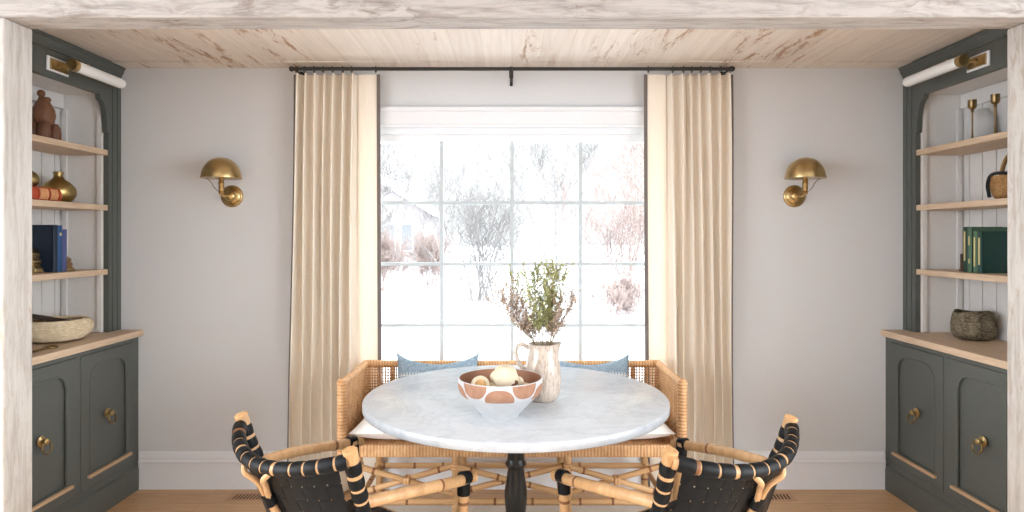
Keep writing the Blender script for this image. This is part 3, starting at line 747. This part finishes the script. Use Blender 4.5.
# ------------------------------------------------------------------ rattan bench
def bench():
    R = thing('rattan_bench', 'long honey rattan bench with woven back and cross braced legs under the window', 'bench', (0, 3.318, .0145))
    yf, yb, hx, H = -.25, .25, .816, .740; Z = .0145
    zs, za = .450, .392
    # top rails
    mb = MB(); mb.tube([(-hx, yb, H), (hx, yb, H)], .019, 12); mb.build('back_rail', 'wrapx', R)
    for s in (-1, 1):
        mb = MB(); mb.tube([(s * hx, yb, H), (s * hx, yf, H)], .019, 12); mb.build('arm_rail', 'wrapy', R)
        mb = MB(); mb.tube([(s * hx, yf, H + .012), (s * hx, yf, za - .02)], .023, 14); mb.ball((s * hx, yf, H + .004), .025, 12); mb.build('arm_post', 'wrapz', R)
        mb = MB(); mb.tube([(s * hx, yb, H), (s * hx, yb, za - .02)], .019, 12); mb.build('back_post', 'wrapz', R)
    # woven panels
    def panel(p0, p1, name):
        p0, p1 = V(p0), V(p1); d = (p1 - p0); L = d.length; d.normalize(); n = V((-d.y, d.x, 0)); mb = MB()
        k = .02
        wide = 0
        while k < L - .01:
            w = .0035 if wide % 9 else .011
            c = p0 + d * k
            vs = [c + d * a + n * b + V((0, 0, z)) for z in (zs - .02, H - .01) for a, b in ((-w, -.003), (w, -.003), (w, .003), (-w, .003))]
            mb.add(vs, [(0, 1, 2, 3), (7, 6, 5, 4), (0, 4, 5, 1), (1, 5, 6, 2), (2, 6, 7, 3), (3, 7, 4, 0)])
            k += .0145 if wide % 9 else .018; wide += 1
        z = zs + .006; j = 0
        while z < H - .02:
            m = max(2, int(L / .029)); pts = []
            for i in range(m + 1): pts.append(p0 + d * (L * i / m) + n * (.0035 * (1 if (i + j) % 2 else -1)) + V((0, 0, z)))
            mb.tube(pts, .0028, 4, False); z += .0155; j += 1
        mb.build(name, 'wrapz', R, merge=False, recalc=False, sharp=3)
    panel((-hx, yb, 0), (hx, yb, 0), 'woven_back')
    for s in (-1, 1): panel((s * hx, yf, 0), (s * hx, yb, 0), 'woven_side')
    # apron and seat
    mb = MB()
    mb.box(-hx, hx, yf - .012, yf + .012, za, zs); mb.box(-hx, hx, yb - .012, yb + .012, za, zs)
    for s in (-1, 1): mb.box(s * hx - .012, s * hx + .012, yf, yb, za, zs)
    mb.build('apron', 'wrapx', R, bevel=.006)
    mb = MB(); mb.box(-hx + .012, hx - .012, yf + .012, yb - .012, zs - .03, zs - .012); mb.build('seat_deck', 'wrapx', R)
    # legs
    xs = (-.735, -.27, .268, .735)
    for y in (yf + .005, yb - .02):
        for x in xs:
            mb = MB(); cane(mb, [(x, y, za + .01), (x, y, 0)], .019, .2, 12, .12); mb.build('leg', ['rattan', 'node'], R)
    for y, nm in ((yf, 'front'), (yb - .02, 'rear')):
        mb = MB(); cane(mb, [(-.76, y, .178), (.76, y, .178)], .0155, .19, 12, .05); mb.build('stretcher', ['rattan', 'node'], R)
    for x in (xs[0], xs[1], xs[2], xs[3]):
        mb = MB(); cane(mb, [(x, yf, .178), (x, yb, .178)], .013, .2, 10); mb.build('stretcher', ['rattan', 'node'], R)
    for a, b in zip(xs, xs[1:]):
        for k, (za_, zb_) in enumerate(((.345, .215), (.215, .345))):
            mb = MB(); cane(mb, [(a + .01, yf - .006 + .022 * k, za_), (b - .01, yf - .006 + .022 * k, zb_)], .0145, .16, 12, .06); mb.build('diagonal_brace', ['rattan', 'node'], R)
        mb = MB(); c = (a + b) / 2; mb.box(c - .018, c + .018, yf - .024, yf + .034, .262, .298); mb.build('brace_binding', 'wrapx', R, bevel=.008)
    for x in xs:
        mb = MB(); mb.tube([(x, yf + .005, .325), (x, yf + .005, .362)], .0225, 14); mb.build('leg_binding', 'wrapz', R)
    return R
bench()

def pillow(name, w, h, t, mat_, loc, rot, label, cat, notch=.06, sag=.2, n=26, group=None, puff=.5, center=False, corner=.03):
    """w along x, h along z, thickness along y"""
    mb = MB()
    def f(sgn):
        def g(u, v):
            a, b = 2 * u - 1, 2 * v - 1
            th = t / 2 * (max(0, 1 - abs(a) ** 2.6) * max(0, 1 - abs(b) ** 2.6)) ** puff
            x = a * w / 2 * (1 - notch * (1 - b * b) * a * a); z = b * h / 2 * (1 - (sag if b > 0 else notch) * 1.6 * (1 - abs(a) ** 1.6) * b * b)
            x += corner * a ** 7 * b ** 8 * .3; z += corner * b ** 7 * a ** 8
            th *= 1 + .10 * noise.noise(V((a * 2.3, b * 2.3, w * 9)))
            return (x, sgn * th + .004 * noise.noise(V((a * 3, b * 3, 5))), z + h / 2)
        return g
    mb.grid(n, n, f(1)); mb.grid(n, n, f(-1))
    o = mb.build(name, mat_, sharp=2.5); o.location = loc; o.rotation_euler = rot; tag(o, label, cat, group); return o
# seat cushion: pillow lying flat
mb = MB()
def cush(sgn):
    def g(u, v):
        a, b = 2 * u - 1, 2 * v - 1
        th = .062 * (max(0, 1 - abs(a) ** 8) * max(0, 1 - abs(b) ** 3.0)) ** .5
        zz = .055 + sgn * th
        if sgn < 0: zz = max(zz, .002)
        return (a * .792 * (1 - .02 * (1 - b * b)), b * .214 * (1 - .03 * (1 - a ** 8)), zz + .004 * noise.noise(V((a * 6, b * 2, 0))) * (sgn > 0))
    return g
mb.grid(60, 20, cush(1)); mb.grid(60, 20, cush(-1))
o = mb.build('seat_cushion', 'cushion', sharp=2.5, loc=(0, 3.304, .4535)); tag(o, 'long white seat cushion lying on the rattan bench', 'cushion')
pillow('throw_pillow', .455, .305, .08, 'denim', (-.41, 3.395, .545), (radians(-29), 0, 0), 'blue and cream pillow leaning at the left end of the bench back', 'pillow', .07, .30, corner=.012, group=None)
pillow('throw_pillow', .44, .295, .075, 'denim', (.432, 3.398, .545), (radians(-29), radians(-1), 0), 'blue and cream pillow leaning on the bench back behind the jug', 'pillow', .07, .26, corner=.01)

# ------------------------------------------------------------------ table
TC = (.017, 2.846)
T = thing('dining_table', 'round white marble table on a turned black pedestal', 'table', (TC[0], TC[1], .0145))
mb = MB(); r = .665
mb.lathe([(0, .7085), (r - .004, .7085), (r, .7125), (r, .7405), (r - .005, .7455), (0, .7455)], (0, 0, 0), 128)
mb.build('table_top', 'marble', T, sharp=.9)
mb = MB(); mb.lathe([(0, .708), (.17, .708), (.17, .69), (.06, .68), (.045, .66), (.040, .60), (.038, .47), (.038, .455), (.046, .447), (.048, .44), (.044, .432), (.036, .424), (.0365, .41), (.043, .37), (.0505, .32), (.0515, .295), (.047, .245), (.042, .21), (.05, .195), (.055, .185), (.048, .172), (.06, .15), (.075, .11), (.075, .085), (.05, .08), (0, .08)], (0, 0, 0), 40)
mb.build('pedestal', 'ebony', T, sharp=.9)
for k in range(4):
    a = pi / 4 + k * pi / 2; d = V((cos(a), sin(a), 0)); mb = MB()
    pts = spline([d * .05 + V((0, 0, .115)), d * .12 + V((0, 0, .118)), d * .19 + V((0, 0, .08)), d * .235 + V((0, 0, .035)), d * .25 + V((0, 0, .028))], 6)
    mb.tube(pts, [.03 - .008 * i / (len(pts) - 1) for i in range(len(pts))], 12); mb.lathe([(0, 0), (.022, 0), (.026, .01), (.02, .022), (0, .024)], d * .243, 16)
    mb.build('foot', 'ebony', T)
TZ = .7605

# bowl
r = thing('serving_bowl', 'white bowl with terracotta ovals around the rim, on the marble table', 'bowl', (-.046, 2.52, TZ))
outp = [(0, .004), (.058, .004), (.060, 0), (.072, 0), (.074, .006), (.088, .022), (.112, .048), (.134, .070), (.152, .087), (.162, .100), (.165, .115), (.166, .146)]
inp = [(.160, .149), (.158, .115), (.154, .1), (.130, .074), (.10, .045), (.07, .022), (0, .014)]
mb = MB(); mb.lathe(outp + [(.1645, .150), (.1615, .150), (.1605, .147)], (0, 0, 0), 72, cap=False); mb.build('outside', 'bowl', r, sharp=1.2)
mb = MB(); mb.lathe(inp, (0, 0, .0003), 72, cap=False); mb.build('inside', 'terracotta', r, sharp=1.2)
# pods in bowl
r = thing('round_pod', 'small cream round pod with a tan hollow, left in the bowl', 'ornament', (-.122, 2.475, TZ + .128))
mb = MB(); mb.lathe([(0, -.036), (.02, -.031), (.034, -.014), (.037, .0), (.034, .012), (.030, .018), (.026, .014), (.018, .008), (0, .004)], (0, 0, 0), 28, axis='z'); o = mb.build('shell', 'pod', r, sharp=1.5); o.rotation_euler = (radians(62), 0, radians(8))
mb = MB(); mb.ball((0, 0, .0), .022, 14, sc=(1, 1, .6)); o = mb.build('core', 'pod_dark', r); o.rotation_euler = (radians(62), 0, radians(8)); o.location = (0, -.008, .002)
r = thing('lobed_pod', 'large cream lobed pod heaped in the middle of the bowl', 'ornament', (-.026, 2.515, TZ + .128))
def lob(p):
    k = 1 + .13 * noise.noise(p * 22) + .08 * noise.noise(p * 50); return V((p.x * k * 1.0, p.y * k, p.z * k))
mb = MB(); mb.lathe([(.058 * sin(pi * i / 18), -.058 * cos(pi * i / 18)) for i in range(19)], (0, 0, .012), 36, fn=lob); mb.build('shell', 'pod', r, sharp=2)
for (x, y, z, q) in ((.035, -.028, -.01, .018), (-.045, -.02, -.012, .02), (.052, .0, .005, .02)):
    mb = MB(); mb.ball((x, y, z), q, 12); mb.build('lobe', 'pod' if x < 0 else 'pod', r)
mb = MB(); mb.ball((.030, -.046, -.004), .013, 10); mb.ball((.042, -.04, .010), .009, 10); mb.build('dark_core', 'brown', r)
o = MB().ball((0, 0, 0), .035, 16, sc=(1.1, 1, .9)).build('cream_ball', 'pod', loc=(.045, 2.54, TZ + .092)); tag(o, 'cream ball lying at the right inside the bowl', 'ornament')

# jug
JX, JY = .133, 2.75
r = thing('ceramic_jug', 'speckled cream glazed jug holding sprigs, on the marble table', 'jug', (JX, JY, TZ))
def spout(p):
    a = atan2(p.y, p.x); k = max(0, cos(a)) ** 10 * max(0, (p.z - .19) / .053)
    return V((p.x * (1 + .34 * k), p.y, p.z + .008 * k))
mb = MB(); mb.lathe([(0, 0), (.050, 0), (.054, .004), (.068, .022), (.0755, .055), (.0775, .095), (.075, .14), (.069, .18), (.063, .21), (.0605, .228), (.063, .243), (.0585, .243), (.056, .228), (.058, .21), (.064, .18), (.070, .13), (.070, .06), (0, .02)], (0, 0, 0), 44, fn=spout)
mb.build('body', 'jug', r, sharp=1.5)
mb = MB(); mb.tube(spline([(-.060, 0, .222), (-.085, 0, .238), (-.108, 0, .232), (-.116, 0, .205), (-.108, 0, .17), (-.09, 0, .14), (-.070, 0, .122)], 6), .0065, 10, flat=1.4); mb.build('handle', 'jug', r)

def sprig(seed, green):
    rnd = random.Random(seed)
    a = rnd.uniform(0, 2 * pi); spread = rnd.uniform(.02, .12) if green else rnd.uniform(.08, .17); H = rnd.uniform(.27, .37) if green else rnd.uniform(.20, .33)
    if not green: a = rnd.choice([0, pi]) + rnd.uniform(-.9, .9)
    dirx = cos(a) * spread * (1.25 if cos(a) < 0 and not green else 1) - (.03 if green else .015); diry = sin(a) * spread * .7
    kx, ky = cos(a) * .028, sin(a) * .028
    lb = 'green leafy sprig standing in the cream jug' if green else 'dry brownish budded twig standing in the cream jug'
    root = thing('leafy_sprig' if green else 'dry_twig', lb, 'plant', (JX, JY, TZ + .03), 0, 'green sprigs in the jug' if green else 'dry twigs in the jug')
    main = spline([(-kx * .8, -ky * .8, 0), (kx, ky, .19), (kx + dirx * .35, ky + diry * .35, .19 + H * .4), (kx + dirx, ky + diry, .19 + H)], 8)
    st = MB(); lf = MB(); st.tube(main, [.0017 * (1 - .6 * i / len(main)) for i in range(len(main))], 5)
    def leaf(p, d, L, w):
        d = d.normalized(); q = d.cross(V((rnd.uniform(-1, 1), rnd.uniform(-1, 1), rnd.uniform(-1, 1)))); 
        if q.length < .1: return
        q.normalize(); nn = d.cross(q) * w * .25
        lf.add([p, p + d * L * .5 + q * w + nn, p + d * L, p + d * L * .5 - q * w + nn], [(0, 1, 2), (0, 2, 3)])
    nb = 15 if green else 14
    for k in range(nb):
        t = .50 + .5 * (k + .5) / nb; i = int(t * (len(main) - 1)); p = main[i]
        out = V((rnd.uniform(-1, 1), rnd.uniform(-1, 1), rnd.uniform(.5, 1.5))).normalized(); L = rnd.uniform(.03, .075)
        tw = spline([p, p + out * L * .5, p + out * L + V((0, 0, .012))], 4); st.tube(tw, .0008, 3)
        for q in tw[2:]:
            for _ in range(3 if green else 2):
                d = V((rnd.uniform(-1, 1), rnd.uniform(-1, 1), rnd.uniform(-.2, 1.3)))
                if green: leaf(q, d, rnd.uniform(.009, .015), .0034)
                else:
                    e = q + d.normalized() * .004; leaf(e, d, .008, .0034)
    for q in main[int(len(main) * .6):]:
        for _ in range(3): leaf(q, V((rnd.uniform(-1, 1), rnd.uniform(-1, 1), rnd.uniform(0, 1))), .010, .0026)
    st.build('stem', 'twig', root, merge=False); lf.build('leaves', 'leafg' if green else 'leafb', root, merge=False, recalc=False)
for k in range(15): sprig(100 + k, True)
for k in range(18): sprig(300 + k, False)

# ------------------------------------------------------------------ woven leather chairs
def rail_pt(x):
    k = 1 - (x / .32) ** 2; return V((x, -.27 - .115 * k, .755 - .050 * k))
def chair():
    R = thing('leather_armchair', '', 'chair')
    r = .0215
    # posts
    def post(s): return spline([(s * .322, -.268, .787), (s * .314, -.24, .69), (s * .300, -.20, .58), (s * .284, -.155, .42), (s * .277, -.16, .2), (s * .272, -.20, 0)], 8)
    for s in (-1, 1):
        mb = MB(); cane(mb, post(s), .0235, .22, 14, .09); mb.build('back_post', ['bamboo', 'node'], R)
        mb = MB(); p = post(s)[0]; d = (post(s)[0] - post(s)[1]).normalized(); mb.tube([p - d * .004, p + d * .001, p + d * .004], [.0238, .0245, .0215], 10); mb.build('post_cap', 'cane_end', R)
        # leather binding turns with gaps
        mb = MB(); pp = resample(post(s), .01); i = 4; rnd = random.Random(5)
        while i < 42:
            n = rnd.choice([3, 4, 4]); seg = pp[i:i + n + 1]; rr = [.0262] * len(seg); rr[0] = rr[-1] = .0245
            mb.tube(seg, rr, 14); i += n + (0 if rnd.random() < .25 else 1)
        mb.build('leather_binding', 'leather', R, merge=False)
        mb = MB(); cane(mb, spline([(s * .303, -.205, .60), (s * .322, -.09, .592), (s * .335, .06, .575), (s * .335, .20, .555), (s * .332, .285, .545)], 8), .0205, .2, 14, .15); mb.build('arm_rest', ['bamboo', 'node'], R)
        mb = MB(); mb.ball((s * .332, .287, .545), .021, 14); mb.build('arm_cap', 'cane_end', R)
        mb = MB(); cane(mb, [(s * .325, .245, .56), (s * .31, .26, .3), (s * .30, .275, 0)], .0195, .24, 14, .1); mb.build('front_leg', ['bamboo', 'node'], R)
        mb = MB(); mb.tube([(s * .334, .225, .558), (s * .333, .262, .552)], .0245, 14); mb.tube([(s * .326, .246, .545), (s * .323, .248, .49)], .0245, 14); mb.build('arm_binding', 'leather', R, merge=False)
        mb = MB(); cane(mb, [(s * .285, -.16, .30), (s * .313, .258, .30)], .017, .2, 12); cane(mb, [(s * .275, -.165, .17), (s * .303, .27, .17)], .013, .2, 12); mb.build('side_rail', ['bamboo', 'node'], R)
    mb = MB(); cane(mb, [(-.313, .258, .30), (.313, .258, .30)], .017, .2, 12); mb.build('front_rail', ['bamboo', 'node'], R)
    mb = MB(); cane(mb, [(-.283, -.155, .30), (.283, -.155, .30)], .017, .2, 12); mb.build('rear_rail', ['bamboo', 'node'], R)
    # top rail and its leather turns
    path = [rail_pt(-.32 + .64 * i / 40) for i in range(41)]
    mb = MB(); cane(mb, path, r, .2, 14); mb.build('top_rail', ['bamboo', 'node'], R)
    mb = MB(); pp = resample(path, .008); i = 2; rnd = random.Random(11); n0 = len(pp)
    while i < n0 - 3:
        n = rnd.choice([5, 6, 7, 7]); seg = pp[i:min(i + n + 1, n0)]
        if len(seg) > 1:
            rr = [r + .0035] * len(seg); rr[0] = rr[-1] = r + .002; mb.tube(seg, rr, 14)
        i += n + rnd.choice([1, 1, 1, 2])
    mb.build('leather_wrap', 'leather', R, merge=False)
    # woven leather back
    def surf(u, v, off=0):
        x = -.298 + .596 * u; top = rail_pt(x * .98); top.z -= .012
        k = 1 - (x / .30) ** 2; bot = V((x * .90, -.155 - .02 * k, .31))
        p = top.lerp(bot, v); p.y += .02 * sin(pi * v) * -1 * (k > 0) * .3
        nrm = V((0, -1, -.25)).normalized(); return p + nrm * off
    nu, nv = 14, 8; mb = MB()
    wu, wv = .44, .44
    for i in range(nu):
        c = (i + .5) / nu; a, b = c - wu / nu, c + wu / nu
        def f(u, v, a=a, b=b, i=i): return surf(a + (b - a) * u, v, .0012 * cos(pi * (v * nv - .5) ) * (1 if i % 2 else -1))
        mb.grid(2, nv * 5, f)
    for j in range(nv):
        c = (j + .5) / nv; a, b = c - wv / nv, c + wv / nv
        def f(u, v, a=a, b=b, j=j): return surf(u, a + (b - a) * v, .0012 * cos(pi * (u * nu - .5)) * (-1 if j % 2 else 1))
        mb.grid(nu * 5, 2, f)
    mb.build('woven_back', 'leather', R, solid=.0016, merge=False, recalc=False, sharp=3)
    # woven leather seat
    def ss(u, v, off=0):
        y = -.15 + .40 * v; hx = .285 + .028 * v; return V((-hx + 2 * hx * u, y, .318 - .018 * sin(pi * u) * sin(pi * v) + off))
    mb = MB()
    for i in range(12):
        c = (i + .5) / 12; mb.grid(2, 40, lambda u, v, c=c, i=i: ss(c - .035 + .07 * u, v, .0022 * cos(pi * (v * 8 - .5)) * (1 if i % 2 else -1)))
    for j in range(8):
        c = (j + .5) / 8; mb.grid(60, 2, lambda u, v, c=c, j=j: ss(u, c - .053 + .106 * v, .0022 * cos(pi * (u * 12 - .5)) * (-1 if j % 2 else 1)))
    mb.build('woven_seat', 'leather', R, solid=.0022, merge=False, recalc=False, sharp=3)
    # bent cane braces at the centre of the back
    q = .028
    for s in (-1, 1):
        top = rail_pt(s * .075)
        mb = MB(); mb.tube(spline([top + V((0, -.012, -.012)), top + V((-s * .020, -.022, -.035)), V((s * .024, -.374, .640)), V((s * .010, -.350, .585)), V((s * .012, -.305, .50)), V((s * .03, -.215, .33))], 8), .0095, 10)
        mb.build('bent_brace', 'bamboo', R)
    mb = MB(); mb.tube([(0, -.352, .598), (0, -.338, .562)], .021, 12); mb.build('brace_binding', 'leather', R)
    return R
def copy_tree(o, parent=None):
    c = o.copy(); COL.objects.link(c); c.parent = parent
    for ch in list(o.children): copy_tree(ch, c)
    return c
A = chair()
B = copy_tree(A)
A.location = (-.587, 2.386, .0145); A.rotation_euler = (0, 0, radians(-38.3)); A['label'] = 'bamboo armchair with woven black leather back, left of the pedestal'
B.location = (.602, 2.373, .0145); B.rotation_euler = (0, 0, radians(34.5)); B['label'] = 'bamboo armchair with woven black leather back, right of the pedestal'
for o in (A, B): o['group'] = 'woven leather armchairs at the table'

# ------------------------------------------------------------------ outside
mb = MB()
GZ = -.30
def ground(u, v):
    x = -60 + 120 * u; y = -30 + 110 * v; z = GZ
    if y > 6: z += .25 * noise.noise(V((x * .11, y * .11, 0))) * min(1, (y - 6) / 8) + .5 * max(0, (y - 26) / 50)
    return (x, y, z - (.0 if y > 6 else .05))
mb.grid(90, 80, ground)
o = mb.build('snow_ground', 'snow', recalc=False, sharp=3); struct(o, 'snow covered ground outside the window')

def tree(name, label, x, y, H, stems, seed, mat_='bark', r0=.05, spread=.5, depth=4, group=None, kids=4, lean=0):
    rnd = random.Random(seed); mb = MB(); z0 = GZ - .1
    def br(p, d, L, r, lv):
        n = 5; pts = [p]; q = p.copy(); dd = d.copy()
        for i in range(n):
            dd = (dd + V((rnd.uniform(-1, 1), rnd.uniform(-1, 1), rnd.uniform(-.5, .9))) * .16).normalized(); q = q + dd * L / n; pts.append(q.copy())
        mb.tube(pts, [max(r * (1 - .7 * i / n), .0055) for i in range(n + 1)], 5 if lv > 1 else 3, False)
        if lv <= 0: return
        for k in range(kids + (1 if lv == 1 else 0)):
            t = rnd.uniform(.3, 1); i = min(n, max(1, int(t * n)))
            side = V((rnd.uniform(-1, 1), rnd.uniform(-1, 1), rnd.uniform(-.1, .9))).normalized()
            br(pts[i], (dd * .55 + side * .75).normalized(), L * rnd.uniform(.42, .68), r * (1 - .7 * i / n) * .62, lv - 1)
    for k in range(stems):
        a = rnd.uniform(0, 2 * pi); s = rnd.uniform(0, spread)
        br(V((rnd.uniform(-1, 1) * .06 * stems ** .6, rnd.uniform(-1, 1) * .06 * stems ** .6, 0)), V((cos(a) * s + lean, sin(a) * s, 1)).normalized(), H * rnd.uniform(.45, .6), r0, depth)
    o = mb.build(name, mat_, merge=False, recalc=False, sharp=3, loc=(x, y, z0)); tag(o, label, 'tree' if 'tree' in name else 'shrub', group); return o
tree('bare_tree', 'bare tree with long thin branches behind the upper left panes', -4.0, 13.5, 8.5, 2, 21, r0=.07, spread=.25, depth=5, kids=4, lean=.35)
tree('bare_tree', 'slender bare tree with fine twigs behind the upper middle panes', -3.2, 29, 10, 4, 5, r0=.05, spread=.4, depth=4, kids=4)
tree('bare_tree', 'bare tree standing behind the right panes, by the curtain', 6.2, 20, 9.5, 5, 8, 'bark2', r0=.05, spread=.45, depth=5, kids=4)
tree('bare_tree', 'thin branched bare tree behind the upper panes right of the middle bar', 1.7, 24, 10, 3, 77, r0=.06, spread=.4, depth=4, kids=5)
tree('bare_shrub', 'wide leafless shrub rising behind the sprigs in the jug', -.75, 16.8, 5.0, 18, 31, r0=.022, spread=.9, depth=3, kids=4)
tree('bare_shrub', 'low leafless shrub at the right in the snow', 2.25, 13.2, 1.5, 14, 32, 'bark2', r0=.012, spread=.9, depth=3, kids=4)
tree('bare_shrub', 'tall reddish leafless shrub behind the rightmost panes', 2.9, 16.5, 5.2, 15, 33, 'bark2', r0=.022, spread=.42, depth=3, kids=4)
tree('bare_shrub', 'reddish hedge shrub before the pale house, nearest the curtain', -4.1, 20.5, 2.6, 16, 34, 'bark2', r0=.018, spread=.5, depth=3, kids=5)
tree('bare_shrub', 'reddish hedge shrub before the pale house, nearer the middle panes', -2.8, 22.5, 2.4, 16, 35, 'bark2', r0=.018, spread=.5, depth=3, kids=5)
# house beyond
Hs = thing('far_house', 'pale gabled house beyond the hedge behind the left panes', 'house', (-8.5, 31, GZ))
mb = MB(); mb.poly([(-4, -1), (4.2, -1), (4.2, 3.0), (0, 5.6), (-4, 3.0)], [], 0, 7, lambda a, b, t: V((a, t, b))); mb.build('wall', 'house', Hs)
mb = MB()
for sgn in (-1, 1): mb.poly([(0, 5.65), (sgn * 4.7, 2.75), (sgn * 4.7, 2.95), (0, 5.9)], [], -.4, 7.4, lambda a, b, t: V((a, t, b)))
mb.build('roof', 'snow', Hs)
for x in (2.55, 3.4):
    mb = MB(); mb.box(x - .33, x + .33, -.06, .0, 1.0, 2.4); w = mb.build('window', 'white', Hs)
    mb = MB(); mb.box(x - .26, x + .26, -.08, -.05, 1.07, 2.33); mb.build('pane', 'pane_dark', w)

# ------------------------------------------------------------------ light
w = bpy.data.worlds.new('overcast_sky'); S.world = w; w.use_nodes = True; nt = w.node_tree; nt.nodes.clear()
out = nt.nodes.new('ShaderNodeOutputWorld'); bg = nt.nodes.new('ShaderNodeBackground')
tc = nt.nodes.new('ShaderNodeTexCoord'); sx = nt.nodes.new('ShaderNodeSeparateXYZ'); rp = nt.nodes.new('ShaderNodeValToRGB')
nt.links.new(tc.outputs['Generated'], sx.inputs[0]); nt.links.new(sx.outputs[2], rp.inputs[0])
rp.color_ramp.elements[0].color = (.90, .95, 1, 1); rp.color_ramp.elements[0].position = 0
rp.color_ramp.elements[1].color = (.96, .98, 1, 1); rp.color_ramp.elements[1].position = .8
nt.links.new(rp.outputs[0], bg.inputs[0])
# overcast sky, made brighter beside and behind the camera to light the room
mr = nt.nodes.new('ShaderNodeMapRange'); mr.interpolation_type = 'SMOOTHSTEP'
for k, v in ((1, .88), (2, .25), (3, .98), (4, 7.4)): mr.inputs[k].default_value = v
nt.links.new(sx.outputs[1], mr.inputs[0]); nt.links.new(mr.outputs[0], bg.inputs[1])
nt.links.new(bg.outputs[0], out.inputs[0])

def portal(name, loc, rot, sx_, sy_):
    L = bpy.data.lights.new(name, 'AREA'); L.shape = 'RECTANGLE'; L.size = sx_; L.size_y = sy_; L.cycles.is_portal = True
    o = bpy.data.objects.new(name, L); o.location = loc; o.rotation_euler = rot; COL.objects.link(o)
portal('window_daylight', (0, YW + .16, 1.33), (radians(-90), 0, 0), 1.66, 1.5)
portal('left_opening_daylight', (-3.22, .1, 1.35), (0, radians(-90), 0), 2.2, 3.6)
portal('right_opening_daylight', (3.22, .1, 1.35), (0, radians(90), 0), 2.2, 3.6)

# ------------------------------------------------------------------ camera
cam = bpy.data.cameras.new('camera'); co = bpy.data.objects.new('camera', cam); COL.objects.link(co)
co.location = (0, 0, EYE); co.rotation_euler = (radians(90), 0, 0)
cam.sensor_width = 36; cam.lens = 640 / 1024 * 36; cam.shift_y = -20 / 1024; cam.clip_end = 300; cam.clip_start = .05
S.camera = co
S.view_settings.view_transform = 'Standard'; S.view_settings.look = 'None'; S.view_settings.gamma = 1; S.view_settings.use_curve_mapping = False
S.view_settings.exposure = .67
S.cycles.use_denoising = True
S.cycles.max_bounces = 10; S.cycles.diffuse_bounces = 6; S.cycles.sample_clamp_indirect = 8
